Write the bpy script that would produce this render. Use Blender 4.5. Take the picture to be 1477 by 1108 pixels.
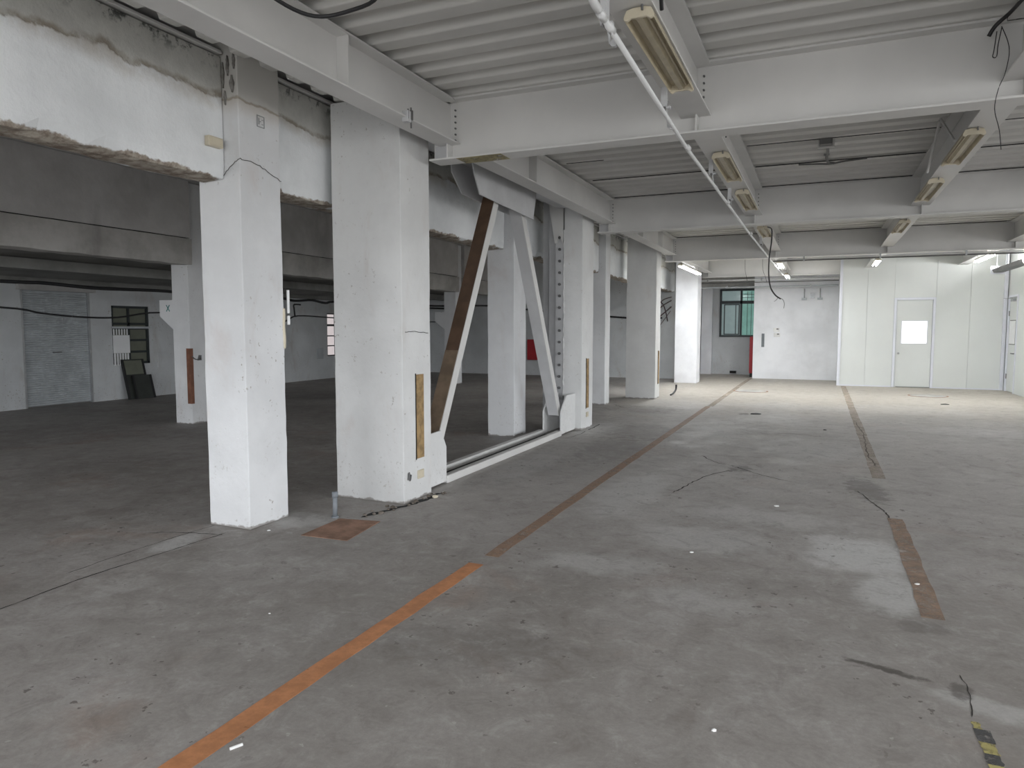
import bpy, bmesh, math, random
from mathutils import Vector, Matrix, noise
random.seed(7)
for o in list(bpy.data.objects): bpy.data.objects.remove(o)
S = bpy.context.scene
COL = S.collection

# ------------------------------------------------------------------ camera
cam_d = bpy.data.cameras.new('camera'); cam = bpy.data.objects.new('camera', cam_d); COL.objects.link(cam)
cam_d.sensor_width = 36.0; cam_d.lens = 1022.0/1477.0*36.0
cam_d.clip_start = 0.05; cam_d.clip_end = 200
cam.location = (0, 0, 1.5)
cam.rotation_euler = (math.radians(90-4.476), 0, math.radians(23.488))
S.camera = cam
# ------------------------------------------------------------------ world, exposure
S.view_settings.view_transform = 'Standard'; S.view_settings.look = 'None'
S.view_settings.gamma = 1.0; S.view_settings.use_curve_mapping = False
S.view_settings.exposure = 0.52
w = bpy.data.worlds.new('sky'); S.world = w; w.use_nodes = True
bg = w.node_tree.nodes['Background']; bg.inputs[0].default_value = (0.93, 0.96, 1.0, 1); bg.inputs[1].default_value = 4.2
# overcast sky above, duller ground below the horizon
_nt = w.node_tree; _tc = _nt.nodes.new('ShaderNodeTexCoord'); _sx = _nt.nodes.new('ShaderNodeSeparateXYZ'); _mr = _nt.nodes.new('ShaderNodeMapRange'); _mx = _nt.nodes.new('ShaderNodeMix')
_nt.links.new(_tc.outputs['Generated'], _sx.inputs[0]); _nt.links.new(_sx.outputs[2], _mr.inputs['Value']); _mr.inputs['From Min'].default_value = -.06; _mr.inputs['From Max'].default_value = .10
_mx.data_type = 'RGBA'; _nt.links.new(_mr.outputs[0], _mx.inputs[0]); _mx.inputs[6].default_value = (.72, .72, .71, 1); _mx.inputs[7].default_value = (1.90, 1.95, 2.02, 1)
_nt.links.new(_mx.outputs[2], bg.inputs[0])
LAMP_W = 20.0      # watts of each lit fluorescent lamp

def portal(loc, rot, sx, sy):
    l = bpy.data.lights.new('window_daylight', 'AREA'); l.shape = 'RECTANGLE'; l.size = sx; l.size_y = sy
    l.cycles.is_portal = True
    o = bpy.data.objects.new('window_daylight', l); COL.objects.link(o); o.location = loc; o.rotation_euler = rot
RIGHT_WIN = [(-3.2, -0.4), (0.2, 3.0), (3.6, 6.4), (7.0, 9.8), (10.4, 13.2)]
REAR_WIN = [(-12.4, -9.6), (-8.6, -5.8), (-3.2, -0.6), (0.0, 2.6), (3.2, 5.8)]  # the two unseen old-hall windows, listed first, are added to brighten that hall
for a, b in RIGHT_WIN: portal((9.05, (a+b)/2, 1.95), (0, math.radians(90), 0), 2.1, b-a)
for a, b in REAR_WIN: portal(((a+b)/2, -4.05, 1.95), (math.radians(90), 0, 0), b-a, 2.1)

# ------------------------------------------------------------------ materials
def new_mat(name, rough=0.6, metal=0.0, spec=0.5):
    m = bpy.data.materials.new(name); m.use_nodes = True
    nt = m.node_tree; b = nt.nodes['Principled BSDF']
    b.inputs['Roughness'].default_value = rough; b.inputs['Metallic'].default_value = metal
    b.inputs['Specular IOR Level'].default_value = spec
    return m, nt, b
def rgb(nt, c):
    n = nt.nodes.new('ShaderNodeRGB'); n.outputs[0].default_value = (*c, 1); return n.outputs[0]
def pos(nt, scale=(1,1,1)):
    g = nt.nodes.new('ShaderNodeNewGeometry'); m = nt.nodes.new('ShaderNodeMapping')
    m.inputs['Scale'].default_value = scale
    nt.links.new(g.outputs['Position'], m.inputs[0]); return m.outputs[0]
def nz(nt, vec, scale, detail=4, rough=.55, dist=0.0):
    n = nt.nodes.new('ShaderNodeTexNoise'); n.inputs['Scale'].default_value = scale
    n.inputs['Detail'].default_value = detail; n.inputs['Roughness'].default_value = rough
    n.inputs['Distortion'].default_value = dist
    nt.links.new(vec, n.inputs['Vector']); return n.outputs['Fac']
def ramp(nt, fac, a, b, va=0.0, vb=1.0):
    n = nt.nodes.new('ShaderNodeMapRange'); n.interpolation_type = 'SMOOTHSTEP'
    n.inputs['From Min'].default_value = a; n.inputs['From Max'].default_value = b
    n.inputs['To Min'].default_value = va; n.inputs['To Max'].default_value = vb
    nt.links.new(fac, n.inputs['Value']); return n.outputs['Result']
def mth(nt, op, a, b=None, c=None):
    n = nt.nodes.new('ShaderNodeMath'); n.operation = op
    for i, v in enumerate((a, b, c)):
        if v is None: continue
        if isinstance(v, (int, float)): n.inputs[i].default_value = v
        else: nt.links.new(v, n.inputs[i])
    return n.outputs[0]
def mix(nt, fac, a, b):
    n = nt.nodes.new('ShaderNodeMix'); n.data_type = 'RGBA'
    if isinstance(fac, (int, float)): n.inputs['Factor'].default_value = fac
    else: nt.links.new(fac, n.inputs['Factor'])
    for k, v in (('A', a), ('B', b)):
        s = [i for i in n.inputs if i.name == k and i.type == 'RGBA'][0]
        if isinstance(v, tuple): s.default_value = (*v, 1)
        else: nt.links.new(v, s)
    return [o for o in n.outputs if o.type == 'RGBA'][0]
def bump(nt, b, h, strength=.3, dist=.01):
    n = nt.nodes.new('ShaderNodeBump'); n.inputs['Strength'].default_value = strength; n.inputs['Distance'].default_value = dist
    nt.links.new(h, n.inputs['Height']); nt.links.new(n.outputs[0], b.inputs['Normal'])
def sepz(nt):
    g = nt.nodes.new('ShaderNodeNewGeometry'); s = nt.nodes.new('ShaderNodeSeparateXYZ')
    nt.links.new(g.outputs['Position'], s.inputs[0]); return s.outputs

def simple(name, c, rough=.6, metal=0.0, var=.12, scale=6.0, emit=None, es=0.0, spec=.5):
    m, nt, b = new_mat(name, rough, metal, spec)
    p = pos(nt); f = nz(nt, p, scale, 4)
    c2 = tuple(max(0, x*(1-var)) for x in c); c1 = tuple(min(1, x*(1+var*.6)) for x in c)
    nt.links.new(mix(nt, ramp(nt, f, .3, .7), c2, c1), b.inputs['Base Color'])
    if emit:
        b.inputs['Emission Color'].default_value = (*emit, 1); b.inputs['Emission Strength'].default_value = es
    return m

def plaster(name, c, dirty=(.33, .30, .26), amount=1.0, pink=0.0, low=True, foot=-.035, stain_z=None):
    m, nt, b = new_mat(name, .75, 0, .25)
    p = pos(nt)
    f = nz(nt, p, 1.1, 6, .6)
    base = mix(nt, ramp(nt, f, .32, .68), tuple(x*.90 for x in c), tuple(min(1, x*1.05) for x in c))
    f2 = nz(nt, pos(nt, (1, 1, .35)), 2.6, 5, .65, .5)
    base = mix(nt, ramp(nt, f2, .54, .76, 0, .5*amount), base, (c[0]*.78, c[1]*.70, c[2]*.66))
    chips = ramp(nt, nz(nt, p, 26, 3, .6), .655, .69)
    where = ramp(nt, nz(nt, p, 1.7, 3), .46, .66)
    base = mix(nt, mth(nt, 'MULTIPLY', mth(nt, 'MULTIPLY', chips, where), .75*amount), base, dirty)
    if low:
        z = sepz(nt)[2]
        lw = mth(nt, 'MULTIPLY', mth(nt, 'MULTIPLY', ramp(nt, z, .9, .15), ramp(nt, nz(nt, p, 2.6, 4, .6), .48, .62)), ramp(nt, nz(nt, p, 30, 3, .7), .58, .66))
        base = mix(nt, mth(nt, 'MULTIPLY', lw, .55*amount), base, dirty)
        edge = ramp(nt, mth(nt, 'ADD', z, mth(nt, 'MULTIPLY', nz(nt, p, 5, 5, .7), -.11)), foot+.004, foot-.012)
        base = mix(nt, mth(nt, 'MULTIPLY', edge, .8), base, (.24, .22, .20))
    if stain_z:
        z = sepz(nt)[2]
        wz = mth(nt, 'ADD', z, mth(nt, 'MULTIPLY', mth(nt, 'SUBTRACT', nz(nt, p, 3, 6, .6), .5), .14))
        base = mix(nt, mth(nt, 'MULTIPLY', ramp(nt, wz, stain_z-.16, stain_z), .5), base, (.50, .44, .36))
        base = mix(nt, ramp(nt, wz, stain_z-.004, stain_z+.008), base, (.56, .55, .52))
        base = mix(nt, mth(nt, 'MULTIPLY', mth(nt, 'MULTIPLY', ramp(nt, wz, stain_z-.012, stain_z), ramp(nt, wz, stain_z+.02, stain_z+.004)), .6), base, (.26, .20, .13))
    nt.links.new(base, b.inputs['Base Color'])
    bump(nt, b, mth(nt, 'ADD', nz(nt, p, 9, 6, .6), mth(nt, 'MULTIPLY', chips, -.3)), .35, .012)
    return m

def old_beam_mat(name, z0=2.57, zline=3.17):
    m, nt, b = new_mat(name, .85, 0, .2)
    p = pos(nt); z = sepz(nt)[2]
    f = nz(nt, p, 1.3, 6, .6)
    white = mix(nt, ramp(nt, f, .3, .7), (.70, .72, .73), (.86, .88, .89))
    grey = mix(nt, ramp(nt, nz(nt, p, 3, 6, .65), .3, .7), (.54, .54, .51), (.66, .66, .62))
    warp = mth(nt, 'ADD', z, mth(nt, 'MULTIPLY', mth(nt, 'SUBTRACT', nz(nt, p, 1.3, 7, .6, .4), .5), .36))
    g = ramp(nt, warp, zline-.004, zline+.006)
    stain = mth(nt, 'MULTIPLY', ramp(nt, warp, zline-.12, zline-.004), ramp(nt, nz(nt, p, 2.2, 6, .7), .35, .6))
    base = mix(nt, mth(nt, 'MULTIPLY', stain, .55), white, (.48, .43, .35))
    base = mix(nt, g, base, grey)
    rim = mth(nt, 'MULTIPLY', ramp(nt, warp, zline-.014, zline), ramp(nt, warp, zline+.045, zline+.01))
    base = mix(nt, mth(nt, 'MULTIPLY', rim, ramp(nt, nz(nt, p, 5, 5, .7), .35, .6, .15, .75)), base, (.27, .22, .16))
    top_blotch = mth(nt, 'MULTIPLY', ramp(nt, z, 3.30, 3.45), ramp(nt, nz(nt, p, 9, 5, .7), .5, .62))  # dark blotches, denser towards the top of the beam
    base = mix(nt, top_blotch, base, (.06, .065, .06))
    lowz = mth(nt, 'ADD', z, mth(nt, 'MULTIPLY', mth(nt, 'SUBTRACT', nz(nt, p, 4.5, 5, .65), .5), .16))
    sp = ramp(nt, lowz, z0+.034, z0+.018)
    spc = mix(nt, ramp(nt, nz(nt, p, 11, 5, .7), .35, .65), (.20, .16, .13), (.46, .42, .36))
    base = mix(nt, sp, base, spc)
    nt.links.new(base, b.inputs['Base Color'])
    bump(nt, b, mth(nt, 'ADD', nz(nt, p, 12, 6, .65), mth(nt, 'MULTIPLY', mth(nt, 'ADD', sp, g), -.4)), .5, .015)
    return m

def concrete_mat(name, ca, cb, scale=2.0, pink=.0):
    m, nt, b = new_mat(name, .85, 0, .2)
    p = pos(nt)
    base = mix(nt, ramp(nt, nz(nt, p, scale, 6, .65), .3, .7), ca, cb)
    st = ramp(nt, nz(nt, pos(nt, (1, 1, .4)), 1.1, 5, .6, .6), .52, .72)
    base = mix(nt, mth(nt, 'MULTIPLY', st, .45), base, tuple(x*.55 for x in ca))
    nt.links.new(base, b.inputs['Base Color']); bump(nt, b, nz(nt, p, 14, 6, .65), .4, .01)
    return m

def floor_mat():
    m, nt, b = new_mat('floor_concrete', .62, 0, .35)
    p = pos(nt); xy = sepz(nt)
    big = nz(nt, p, .55, 5, .6, .6)
    base = mix(nt, ramp(nt, big, .3, .7), (.270, .250, .232), (.370, .350, .330))
    mid = nz(nt, p, 2.3, 8, .7, .4)
    base = mix(nt, ramp(nt, mid, .48, .78, 0, .55), base, (.50, .49, .475))
    base = mix(nt, ramp(nt, nz(nt, pos(nt, (1.3, .9, 1)), 1.25, 6, .65, .8), .53, .72, 0, .50), base, (.225, .198, .178))
    red = ramp(nt, nz(nt, p, .95, 5, .6, .5), .56, .72, 0, .45)
    base = mix(nt, red, base, (.33, .245, .20))
    def ell(cx, cy, rx, ry, rot=0.0, soft=.5, nscale=3.0, namp=.9):
        dx = mth(nt, 'SUBTRACT', xy[0], cx); dy = mth(nt, 'SUBTRACT', xy[1], cy)
        c, s = math.cos(rot), math.sin(rot)
        u = mth(nt, 'DIVIDE', mth(nt, 'ADD', mth(nt, 'MULTIPLY', dx, c), mth(nt, 'MULTIPLY', dy, s)), rx)
        v = mth(nt, 'DIVIDE', mth(nt, 'SUBTRACT', mth(nt, 'MULTIPLY', dy, c), mth(nt, 'MULTIPLY', dx, s)), ry)
        d = mth(nt, 'SQRT', mth(nt, 'ADD', mth(nt, 'MULTIPLY', u, u), mth(nt, 'MULTIPLY', v, v)))
        d = mth(nt, 'ADD', d, mth(nt, 'MULTIPLY', mth(nt, 'SUBTRACT', nz(nt, p, nscale, 7, .7), .5), namp*2))
        return ramp(nt, d, 1.0+soft*.3, 1.0-soft)
    dust_and_light = ramp(nt, mth(nt, 'ADD', xy[1], mth(nt, 'MULTIPLY', nz(nt, p, .9, 6, .65, .5), 4.0)), 5.5, 9.0)  # floor paler farther in: dust plus brighter light there, put into the colour
    dust_and_light = mth(nt, 'MULTIPLY', dust_and_light, ramp(nt, xy[0], -4.6, -3.4))
    base = mix(nt, mth(nt, 'MULTIPLY', dust_and_light, .38), base, (.50, .48, .46))
    # pale scraped patches and dust, each with its own place
    for (cx, cy, rx, ry, rot, k) in [(.24, 5.15, .34, .50, 0, .80), (.40, 4.45, .22, .34, 0, .65), (-1.25, 4.3, .42, .22, .3, .4), (-.75, 5.1, .5, .35, 0, .42),
                                     (-1.55, 6.3, .35, 1.0, 0, .45), (-.4, 5.9, .7, .3, 0, .33), (-.1, 9.5, .7, .9, 0, .30), (-1.35, 10.6, .5, 1.6, 0, .4), (-.7, 12.5, .7, 1.0, 0, .3),
                                     (-2.55, 14.2, .9, 1.0, 0, .5), (-.6, 14.6, 1.5, .8, 0, .38), (1.6, 14.8, 1.4, .9, 0, .34), (2.2, 12.0, 1.2, .5, 0, .25),
                                     (-3.0, 10.2, .35, .9, 0, .45), (.78, 3.2, .36, .09, -.25, .45), (-.6, 3.9, .3, .2, 0, .3), (-2.9, 7.2, .25, 1.2, 0, .3),
                                     (-4.1, 3.55, .12, .25, .2, .55), (-3.7, 4.35, .35, .22, 0, .4), (1.2, 4.1, .35, .2, .4, .3)]:
        base = mix(nt, mth(nt, 'MULTIPLY', ell(cx, cy, rx, ry, rot), k), base, (.62, .62, .61))
    # damp and oily dark stains
    for (cx, cy, rx, ry, rot, k) in [(.45, 7.3, .17, .62, .12, .55), (-.75, 7.85, .14, .2, 0, .6), (.32, 3.42, .17, .032, -.28, .95), (.58, 3.32, .05, .08, 0, .7), (-2.35, 10.2, .6, .9, 0, .3),
                                     (-2.3, 8.6, .5, 1.1, 0, .3), (-1.5, 2.9, .5, .25, .3, .22), (-3.0, 13.0, .8, .7, 0, .35), (.5, 4.0, .14, .1, 0, .35), (-1.2, 13.0, .1, .16, 0, .8)]:
        base = mix(nt, mth(nt, 'MULTIPLY', ell(cx, cy, rx, ry, rot, .4, 9.0, 1.3), k), base, (.10, .09, .082))
    # paler, warmer floor near the far wall: lamp light put into the colour
    far = ramp(nt, mth(nt, 'ADD', xy[1], mth(nt, 'MULTIPLY', nz(nt, p, .8, 5), 4.0)), 13.5, 18.5)
    far = mth(nt, 'MULTIPLY', far, ramp(nt, xy[0], -4.2, -3.4))
    base = mix(nt, mth(nt, 'MULTIPLY', far, .55), base, (.52, .47, .39))
    mott = nz(nt, pos(nt, (1, 1.0, 1)), 5.5, 9, .78, .6)
    base = mix(nt, ramp(nt, mott, .50, .68, 0, .34), base, (.56, .55, .53))
    base = mix(nt, ramp(nt, mott, .50, .36, 0, .34), base, (.17, .15, .135))
    base = mix(nt, ramp(nt, nz(nt, p, 38, 5, .75), .35, .65, .16, 0), base, (.10, .09, .08))
    specks = mth(nt, 'MULTIPLY', ramp(nt, nz(nt, p, 13, 3, .6), .655, .67), ramp(nt, nz(nt, p, .9, 3), .42, .6))
    base = mix(nt, mth(nt, 'MULTIPLY', specks, .75), base, (.11, .095, .085))
    lite = ramp(nt, nz(nt, pos(nt, (1, 1, 1)), 23, 2, .5), .735, .75)
    base = mix(nt, mth(nt, 'MULTIPLY', lite, .5), base, (.5, .49, .46))
    nt.links.new(base, b.inputs['Base Color'])
    nt.links.new(ramp(nt, mid, .3, .7, .5, .75), b.inputs['Roughness'])
    bump(nt, b, mth(nt, 'ADD', nz(nt, p, 6, 8, .7), mth(nt, 'MULTIPLY', nz(nt, p, 60, 3), .3)), .22, .008)
    return m

def worn_paint(name, c, lo, hi, amount=1.0, sc=6.0):
    m, nt, b = new_mat(name, .6, 0, .3)
    p = pos(nt)
    col = mix(nt, ramp(nt, nz(nt, p, 9, 5, .7), .35, .7), tuple(x*.72 for x in c), c)
    nt.links.new(col, b.inputs['Base Color'])
    f = nz(nt, p, sc, 8, .75)
    a = ramp(nt, f, lo, hi, amount, 0.0)
    nt.links.new(a, b.inputs['Alpha'])
    return m

M = {}
M['floor'] = floor_mat()
M['plaster_near'] = plaster('white_painted_plaster', (.74, .75, .76))
M['plaster_first'] = plaster('white_plaster_stained_top', (.74, .75, .76), stain_z=3.14)
M['plaster_steel'] = plaster('greyish_painted_plaster', (.72, .725, .72), amount=.8)
M['plaster_wall'] = plaster('old_wall_plaster', (.62, .64, .65), amount=1.6, foot=-.06)
M['plaster_far'] = plaster('clean_white_wall', (.87, .88, .91), amount=.2, foot=-.3)
M['old_beam'] = old_beam_mat('stained_old_beam')
M['infill'] = concrete_mat('grey_render', (.46, .45, .44), (.58, .57, .56), 1.6)
M['raw_beam'] = concrete_mat('bare_concrete_beam', (.36, .35, .33), (.50, .49, .47), 2.2)
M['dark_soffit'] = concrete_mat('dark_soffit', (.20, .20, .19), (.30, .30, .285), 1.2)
M['steel'] = simple('white_painted_steel', (.68, .675, .66), .45, 0, .07, 1.4)
M['steel_grey'] = simple('grey_white_painted_steel', (.56, .565, .575), .5, 0, .10, 2.5)
M['deck'] = simple('painted_metal_deck', (.64, .635, .61), .5, 0, .08, 1.1)
M['dark'] = simple('black_cable_sheath', (.018, .018, .02), .5)
M['gap'] = simple('dark_gap', (.02, .02, .02), .9)
M['rubble'] = concrete_mat('broken_concrete', (.10, .085, .07), (.24, .21, .18), 12)
M['peel'] = concrete_mat('peeled_plaster', (.16, .15, .14), (.34, .33, .31), 20)
M['brown'] = simple('brown_primer', (.115, .068, .042), .65, 0, .3, 5)
M['tan'] = simple('tan_primer', (.22, .16, .11), .7, 0, .3, 5)
M['wood'] = simple('bare_wood', (.33, .22, .10), .7, 0, .35, 14)
M['redwood'] = simple('brown_stained_wood', (.20, .085, .05), .7, 0, .25, 12)
M['cream'] = simple('cream_enamel', (.62, .56, .43), .4, 0, .10, 6)
M['reflector'] = simple('aged_reflector', (.50, .44, .31), .4, 0, .14, 8)
M['pipe'] = simple('white_pipe', (.74, .75, .75), .35, 0, .05, 5)
M['pvc'] = simple('grey_pvc', (.20, .22, .24), .5, 0, .1, 5)
M['panel'] = simple('pale_green_white_panel', (.68, .705, .69), .38, 0, .03, .7)
M['trim'] = simple('white_aluminium_trim', (.72, .74, .80), .35, 0, .04, 2)
M['white'] = simple('white_sheet', (.86, .87, .88), .6, 0, .03, 4)
M['metal'] = simple('galvanised_metal', (.42, .43, .44), .4, .6, .1, 9)
M['steel_dark'] = simple('dull_metal', (.16, .16, .16), .5, .4, .1, 9)
M['frame_dark'] = simple('dark_green_window_frame', (.022, .030, .032), .4, 0, .1, 6)
M['shutter'] = simple('grey_shutter', (.52, .55, .57), .5, .1, .1, 4)
M['red'] = simple('red_paint', (.42, .02, .03), .45, 0, .12, 5)
M['rust'] = concrete_mat('rusty_plate', (.20, .125, .09), (.36, .22, .16), 6)
M['board'] = simple('dark_board', (.040, .045, .040), .7, 0, .2, 4)
M['olive'] = simple('dull_olive_pane', (.16, .17, .13), .5, 0, .1, 5)
M['pane_lit'] = simple('frosted_lit_pane', (.6, .56, .56), .5, 0, .04, 5, emit=(.85, .76, .76), es=.42)
M['pane_green'] = simple('teal_lit_pane', (.15, .28, .25), .12, 0, .25, 3, emit=(.20, .42, .36), es=.35)
M['pane_grey'] = simple('grey_green_pane', (.22, .27, .27), .12, 0, .15, 2, emit=(.30, .40, .40), es=.28)
M['door_pane'] = simple('lit_door_pane', (.9, .9, .9), .4, 0, .01, 5, emit=(1, 1, 1), es=.75)
M['tube'] = simple('lit_fluorescent_tube', (.9, .9, .9), .4, 0, 0, 5, emit=(1, 1, .98), es=26.0)
M['orange'] = worn_paint('orange_floor_paint', (.60, .27, .125), .60, .78)
M['orange_worn'] = worn_paint('worn_orange_floor_paint', (.48, .33, .24), .46, .72, .72, 9.0)
M['orange_pale'] = worn_paint('pale_orange_floor_paint', (.50, .36, .27), .44, .72, .58, 8.0)
M['orange_faint'] = worn_paint('faint_orange_floor_paint', (.54, .43, .33), .38, .74, .36, 5.0)
M['yellow'] = worn_paint('yellow_tape', (.60, .53, .22), .48, .62, .95, 30)
M['black_tape'] = worn_paint('black_tape', (.14, .14, .14), .44, .64, .75, 30)
M['crack'] = simple('crack_shadow', (.035, .03, .026), .95, 0, .3, 12)
M['paper'] = simple('white_paper', (.85, .85, .84), .8)
M['ink'] = simple('dark_ink', (.10, .10, .11), .8)
M['teal_ink'] = simple('teal_marker', (.02, .20, .19), .8)
M['stain_yellow'] = worn_paint('yellow_primer_patch', (.50, .44, .26), .48, .66, .8, 6)

# ------------------------------------------------------------------ mesh helpers
class MB:
    def __init__(s): s.v = []; s.f = []
    def box(s, x0, x1, y0, y1, z0, z1):
        if x0 > x1: x0, x1 = x1, x0
        if y0 > y1: y0, y1 = y1, y0
        if z0 > z1: z0, z1 = z1, z0
        i = len(s.v)
        s.v += [(x0,y0,z0),(x1,y0,z0),(x1,y1,z0),(x0,y1,z0),(x0,y0,z1),(x1,y0,z1),(x1,y1,z1),(x0,y1,z1)]
        s.f += [tuple(i+k for k in q) for q in ((0,3,2,1),(4,5,6,7),(0,1,5,4),(1,2,6,5),(2,3,7,6),(3,0,4,7))]
        return s
    def prism(s, poly, axis, a, b):
        """poly: 2-D points; axis 'x': (y,z), 'y': (x,z), 'z': (x,y)"""
        def P(u, v, t): return {'x': (t,u,v), 'y': (u,t,v), 'z': (u,v,t)}[axis]
        n = len(poly); i = len(s.v)
        s.v += [P(u, v, a) for u, v in poly] + [P(u, v, b) for u, v in poly]
        s.f.append(tuple(range(i, i+n))); s.f.append(tuple(range(i+2*n-1, i+n-1, -1)))
        for k in range(n): s.f.append((i+k, i+(k+1) % n, i+n+(k+1) % n, i+n+k))
        return s
    def obox(s, p0, p1, wx, wy, up=(1, 0, 0)):
        """bar from p0 to p1 with a rectangular section: wx along 'up', wy across"""
        p0, p1 = Vector(p0), Vector(p1); d = (p1-p0).normalized(); u = Vector(up); u = (u-d*u.dot(d)).normalized(); v = d.cross(u)
        i = len(s.v)
        for p in (p0, p1):
            for a, b in ((-1,-1),(1,-1),(1,1),(-1,1)): s.v.append(tuple(p+u*a*wx/2+v*b*wy/2))
        s.f += [tuple(i+k for k in q) for q in ((0,3,2,1),(4,5,6,7),(0,1,5,4),(1,2,6,5),(2,3,7,6),(3,0,4,7))]
        return s
    def tube(s, pts, r, n=8):
        pts = [Vector(p) for p in pts]; i0 = len(s.v); m = len(pts)
        for k, p in enumerate(pts):
            d = (pts[min(k+1, m-1)]-pts[max(k-1, 0)]).normalized()
            a = Vector((0,0,1)) if abs(d.z) < .9 else Vector((1,0,0))
            u = d.cross(a).normalized(); v = d.cross(u)
            rr = r[k] if isinstance(r, (list, tuple)) else r
            for j in range(n):
                t = 2*math.pi*j/n; s.v.append(tuple(p+u*math.cos(t)*rr+v*math.sin(t)*rr))
        for k in range(m-1):
            for j in range(n):
                a = i0+k*n+j; b = i0+k*n+(j+1) % n; s.f.append((a, b, b+n, a+n))
        s.f.append(tuple(range(i0+n-1, i0-1, -1))); s.f.append(tuple(range(i0+(m-1)*n, i0+m*n)))
        return s
    def disc(s, x, y, z0, z1, r, n=28, rx=None):
        return s.prism([(x+(rx or r)*math.cos(2*math.pi*k/n), y+r*math.sin(2*math.pi*k/n)) for k in range(n)], 'z', z0, z1)
    def build(s, name, mat, parent=None, bevel=0.0, smooth=False, segs=1):
        me = bpy.data.meshes.new(name); me.from_pydata(s.v, [], s.f); me.update()
        bm = bmesh.new(); bm.from_mesh(me); bmesh.ops.recalc_face_normals(bm, faces=bm.faces); bm.to_mesh(me); bm.free()
        me.materials.append(mat)
        if smooth:
            for p in me.polygons: p.use_smooth = True
        o = bpy.data.objects.new(name, me); COL.objects.link(o)
        if parent: o.parent = parent; o.matrix_parent_inverse = Matrix.Identity(4) if parent.type != 'EMPTY' else parent.matrix_world.inverted()
        if bevel:
            b = o.modifiers.new('bevel', 'BEVEL'); b.width = bevel; b.segments = segs; b.limit_method = 'ANGLE'
        return o
def empty(name, loc=(0,0,0)):
    o = bpy.data.objects.new(name, None); COL.objects.link(o); o.location = loc; o.empty_display_size = .1
    o.matrix_world = Matrix.Translation(loc); return o
def tag(o, label, cat, group=None):
    o['label'] = label; o['category'] = cat
    if group: o['group'] = group
    return o
def struct(o): o['kind'] = 'structure'; return o
def stuff(o): o['kind'] = 'stuff'; return o
def catenary(a, b, sag, n=14, wob=0.0, seed=0):
    a, b = Vector(a), Vector(b); r = random.Random(seed); out = []
    for k in range(n+1):
        t = k/n; p = a.lerp(b, t); p.z -= sag*4*t*(1-t)
        if 0 < k < n: p += Vector((r.uniform(-wob, wob), r.uniform(-wob, wob), r.uniform(-wob, wob)))
        out.append(p)
    return out
def smooth_path(pts, sub=5):
    P = [Vector(p) for p in pts]; out = []
    for i in range(len(P)-1):
        p0, p1, p2, p3 = P[max(i-1, 0)], P[i], P[i+1], P[min(i+2, len(P)-1)]
        for k in range(sub):
            t = k/sub
            out.append(.5*((2*p1)+(-p0+p2)*t+(2*p0-5*p1+4*p2-p3)*t*t+(-p0+3*p1-3*p2+p3)*t**3))
    out.append(P[-1]); return out
def rough_box(name, mat, x0, x1, y0, y1, z0, z1, step=.12, amp=.004, parent=None, edge=.0, low_edge=0.0):
    """a cast or plastered block: a closed grid box whose arrises and faces are slightly uneven"""
    bm = bmesh.new()
    nx, ny, nz_ = [max(1, min(60, int(round((b-a)/step)))) for a, b in ((x0,x1),(y0,y1),(z0,z1))]
    cache = {}
    def V(i, j, k):
        q = (i, j, k)
        if q not in cache: cache[q] = bm.verts.new((x0+(x1-x0)*i/nx, y0+(y1-y0)*j/ny, z0+(z1-z0)*k/nz_))
        return cache[q]
    def quad(a, b, c, d): bm.faces.new((V(*a), V(*b), V(*c), V(*d)))
    for i in range(nx):
        for j in range(ny): quad((i,j,0),(i,j+1,0),(i+1,j+1,0),(i+1,j,0)); quad((i,j,nz_),(i+1,j,nz_),(i+1,j+1,nz_),(i,j+1,nz_))
    for i in range(nx):
        for k in range(nz_): quad((i,0,k),(i+1,0,k),(i+1,0,k+1),(i,0,k+1)); quad((i,ny,k),(i,ny,k+1),(i+1,ny,k+1),(i+1,ny,k))
    for j in range(ny):
        for k in range(nz_): quad((0,j,k),(0,j,k+1),(0,j+1,k+1),(0,j+1,k)); quad((nx,j,k),(nx,j+1,k),(nx,j+1,k+1),(nx,j,k+1))
    for (i, j, k), v in cache.items():
        n = noise.noise_vector(v.co*1.7)*amp + noise.noise_vector(v.co*9)*amp*.35
        on = (i in (0, nx))+(j in (0, ny))+(k in (0, nz_))
        if on >= 2:
            e = abs(noise.noise(v.co*5.3))*edge
            if k == 0 and low_edge: e += max(0, noise.noise(v.co*4.1)+.35)*low_edge
            c = Vector(((x0+x1)/2, v.co.y if (y1-y0) > (x1-x0)*2 else (y0+y1)/2, v.co.z if k not in (0, nz_) else v.co.z))
            d = (c-v.co); d.z = (low_edge and k == 0) and .02 or 0
            if d.length > 1e-6: n += d.normalized()*e
            if k == 0 and low_edge: n.z += e*.8
        if k == 0 and not low_edge: n.z = 0
        if k == nz_: n.z = 0
        v.co += n
    me = bpy.data.meshes.new(name); bm.to_mesh(me); bm.free(); me.materials.append(mat)
    o = bpy.data.objects.new(name, me); COL.objects.link(o)
    if parent: o.parent = parent; o.matrix_parent_inverse = parent.matrix_world.inverted()
    b = o.modifiers.new('bevel', 'BEVEL'); b.width = .006; b.segments = 2; b.limit_method = 'ANGLE'; b.angle_limit = math.radians(40)
    return o
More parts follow.
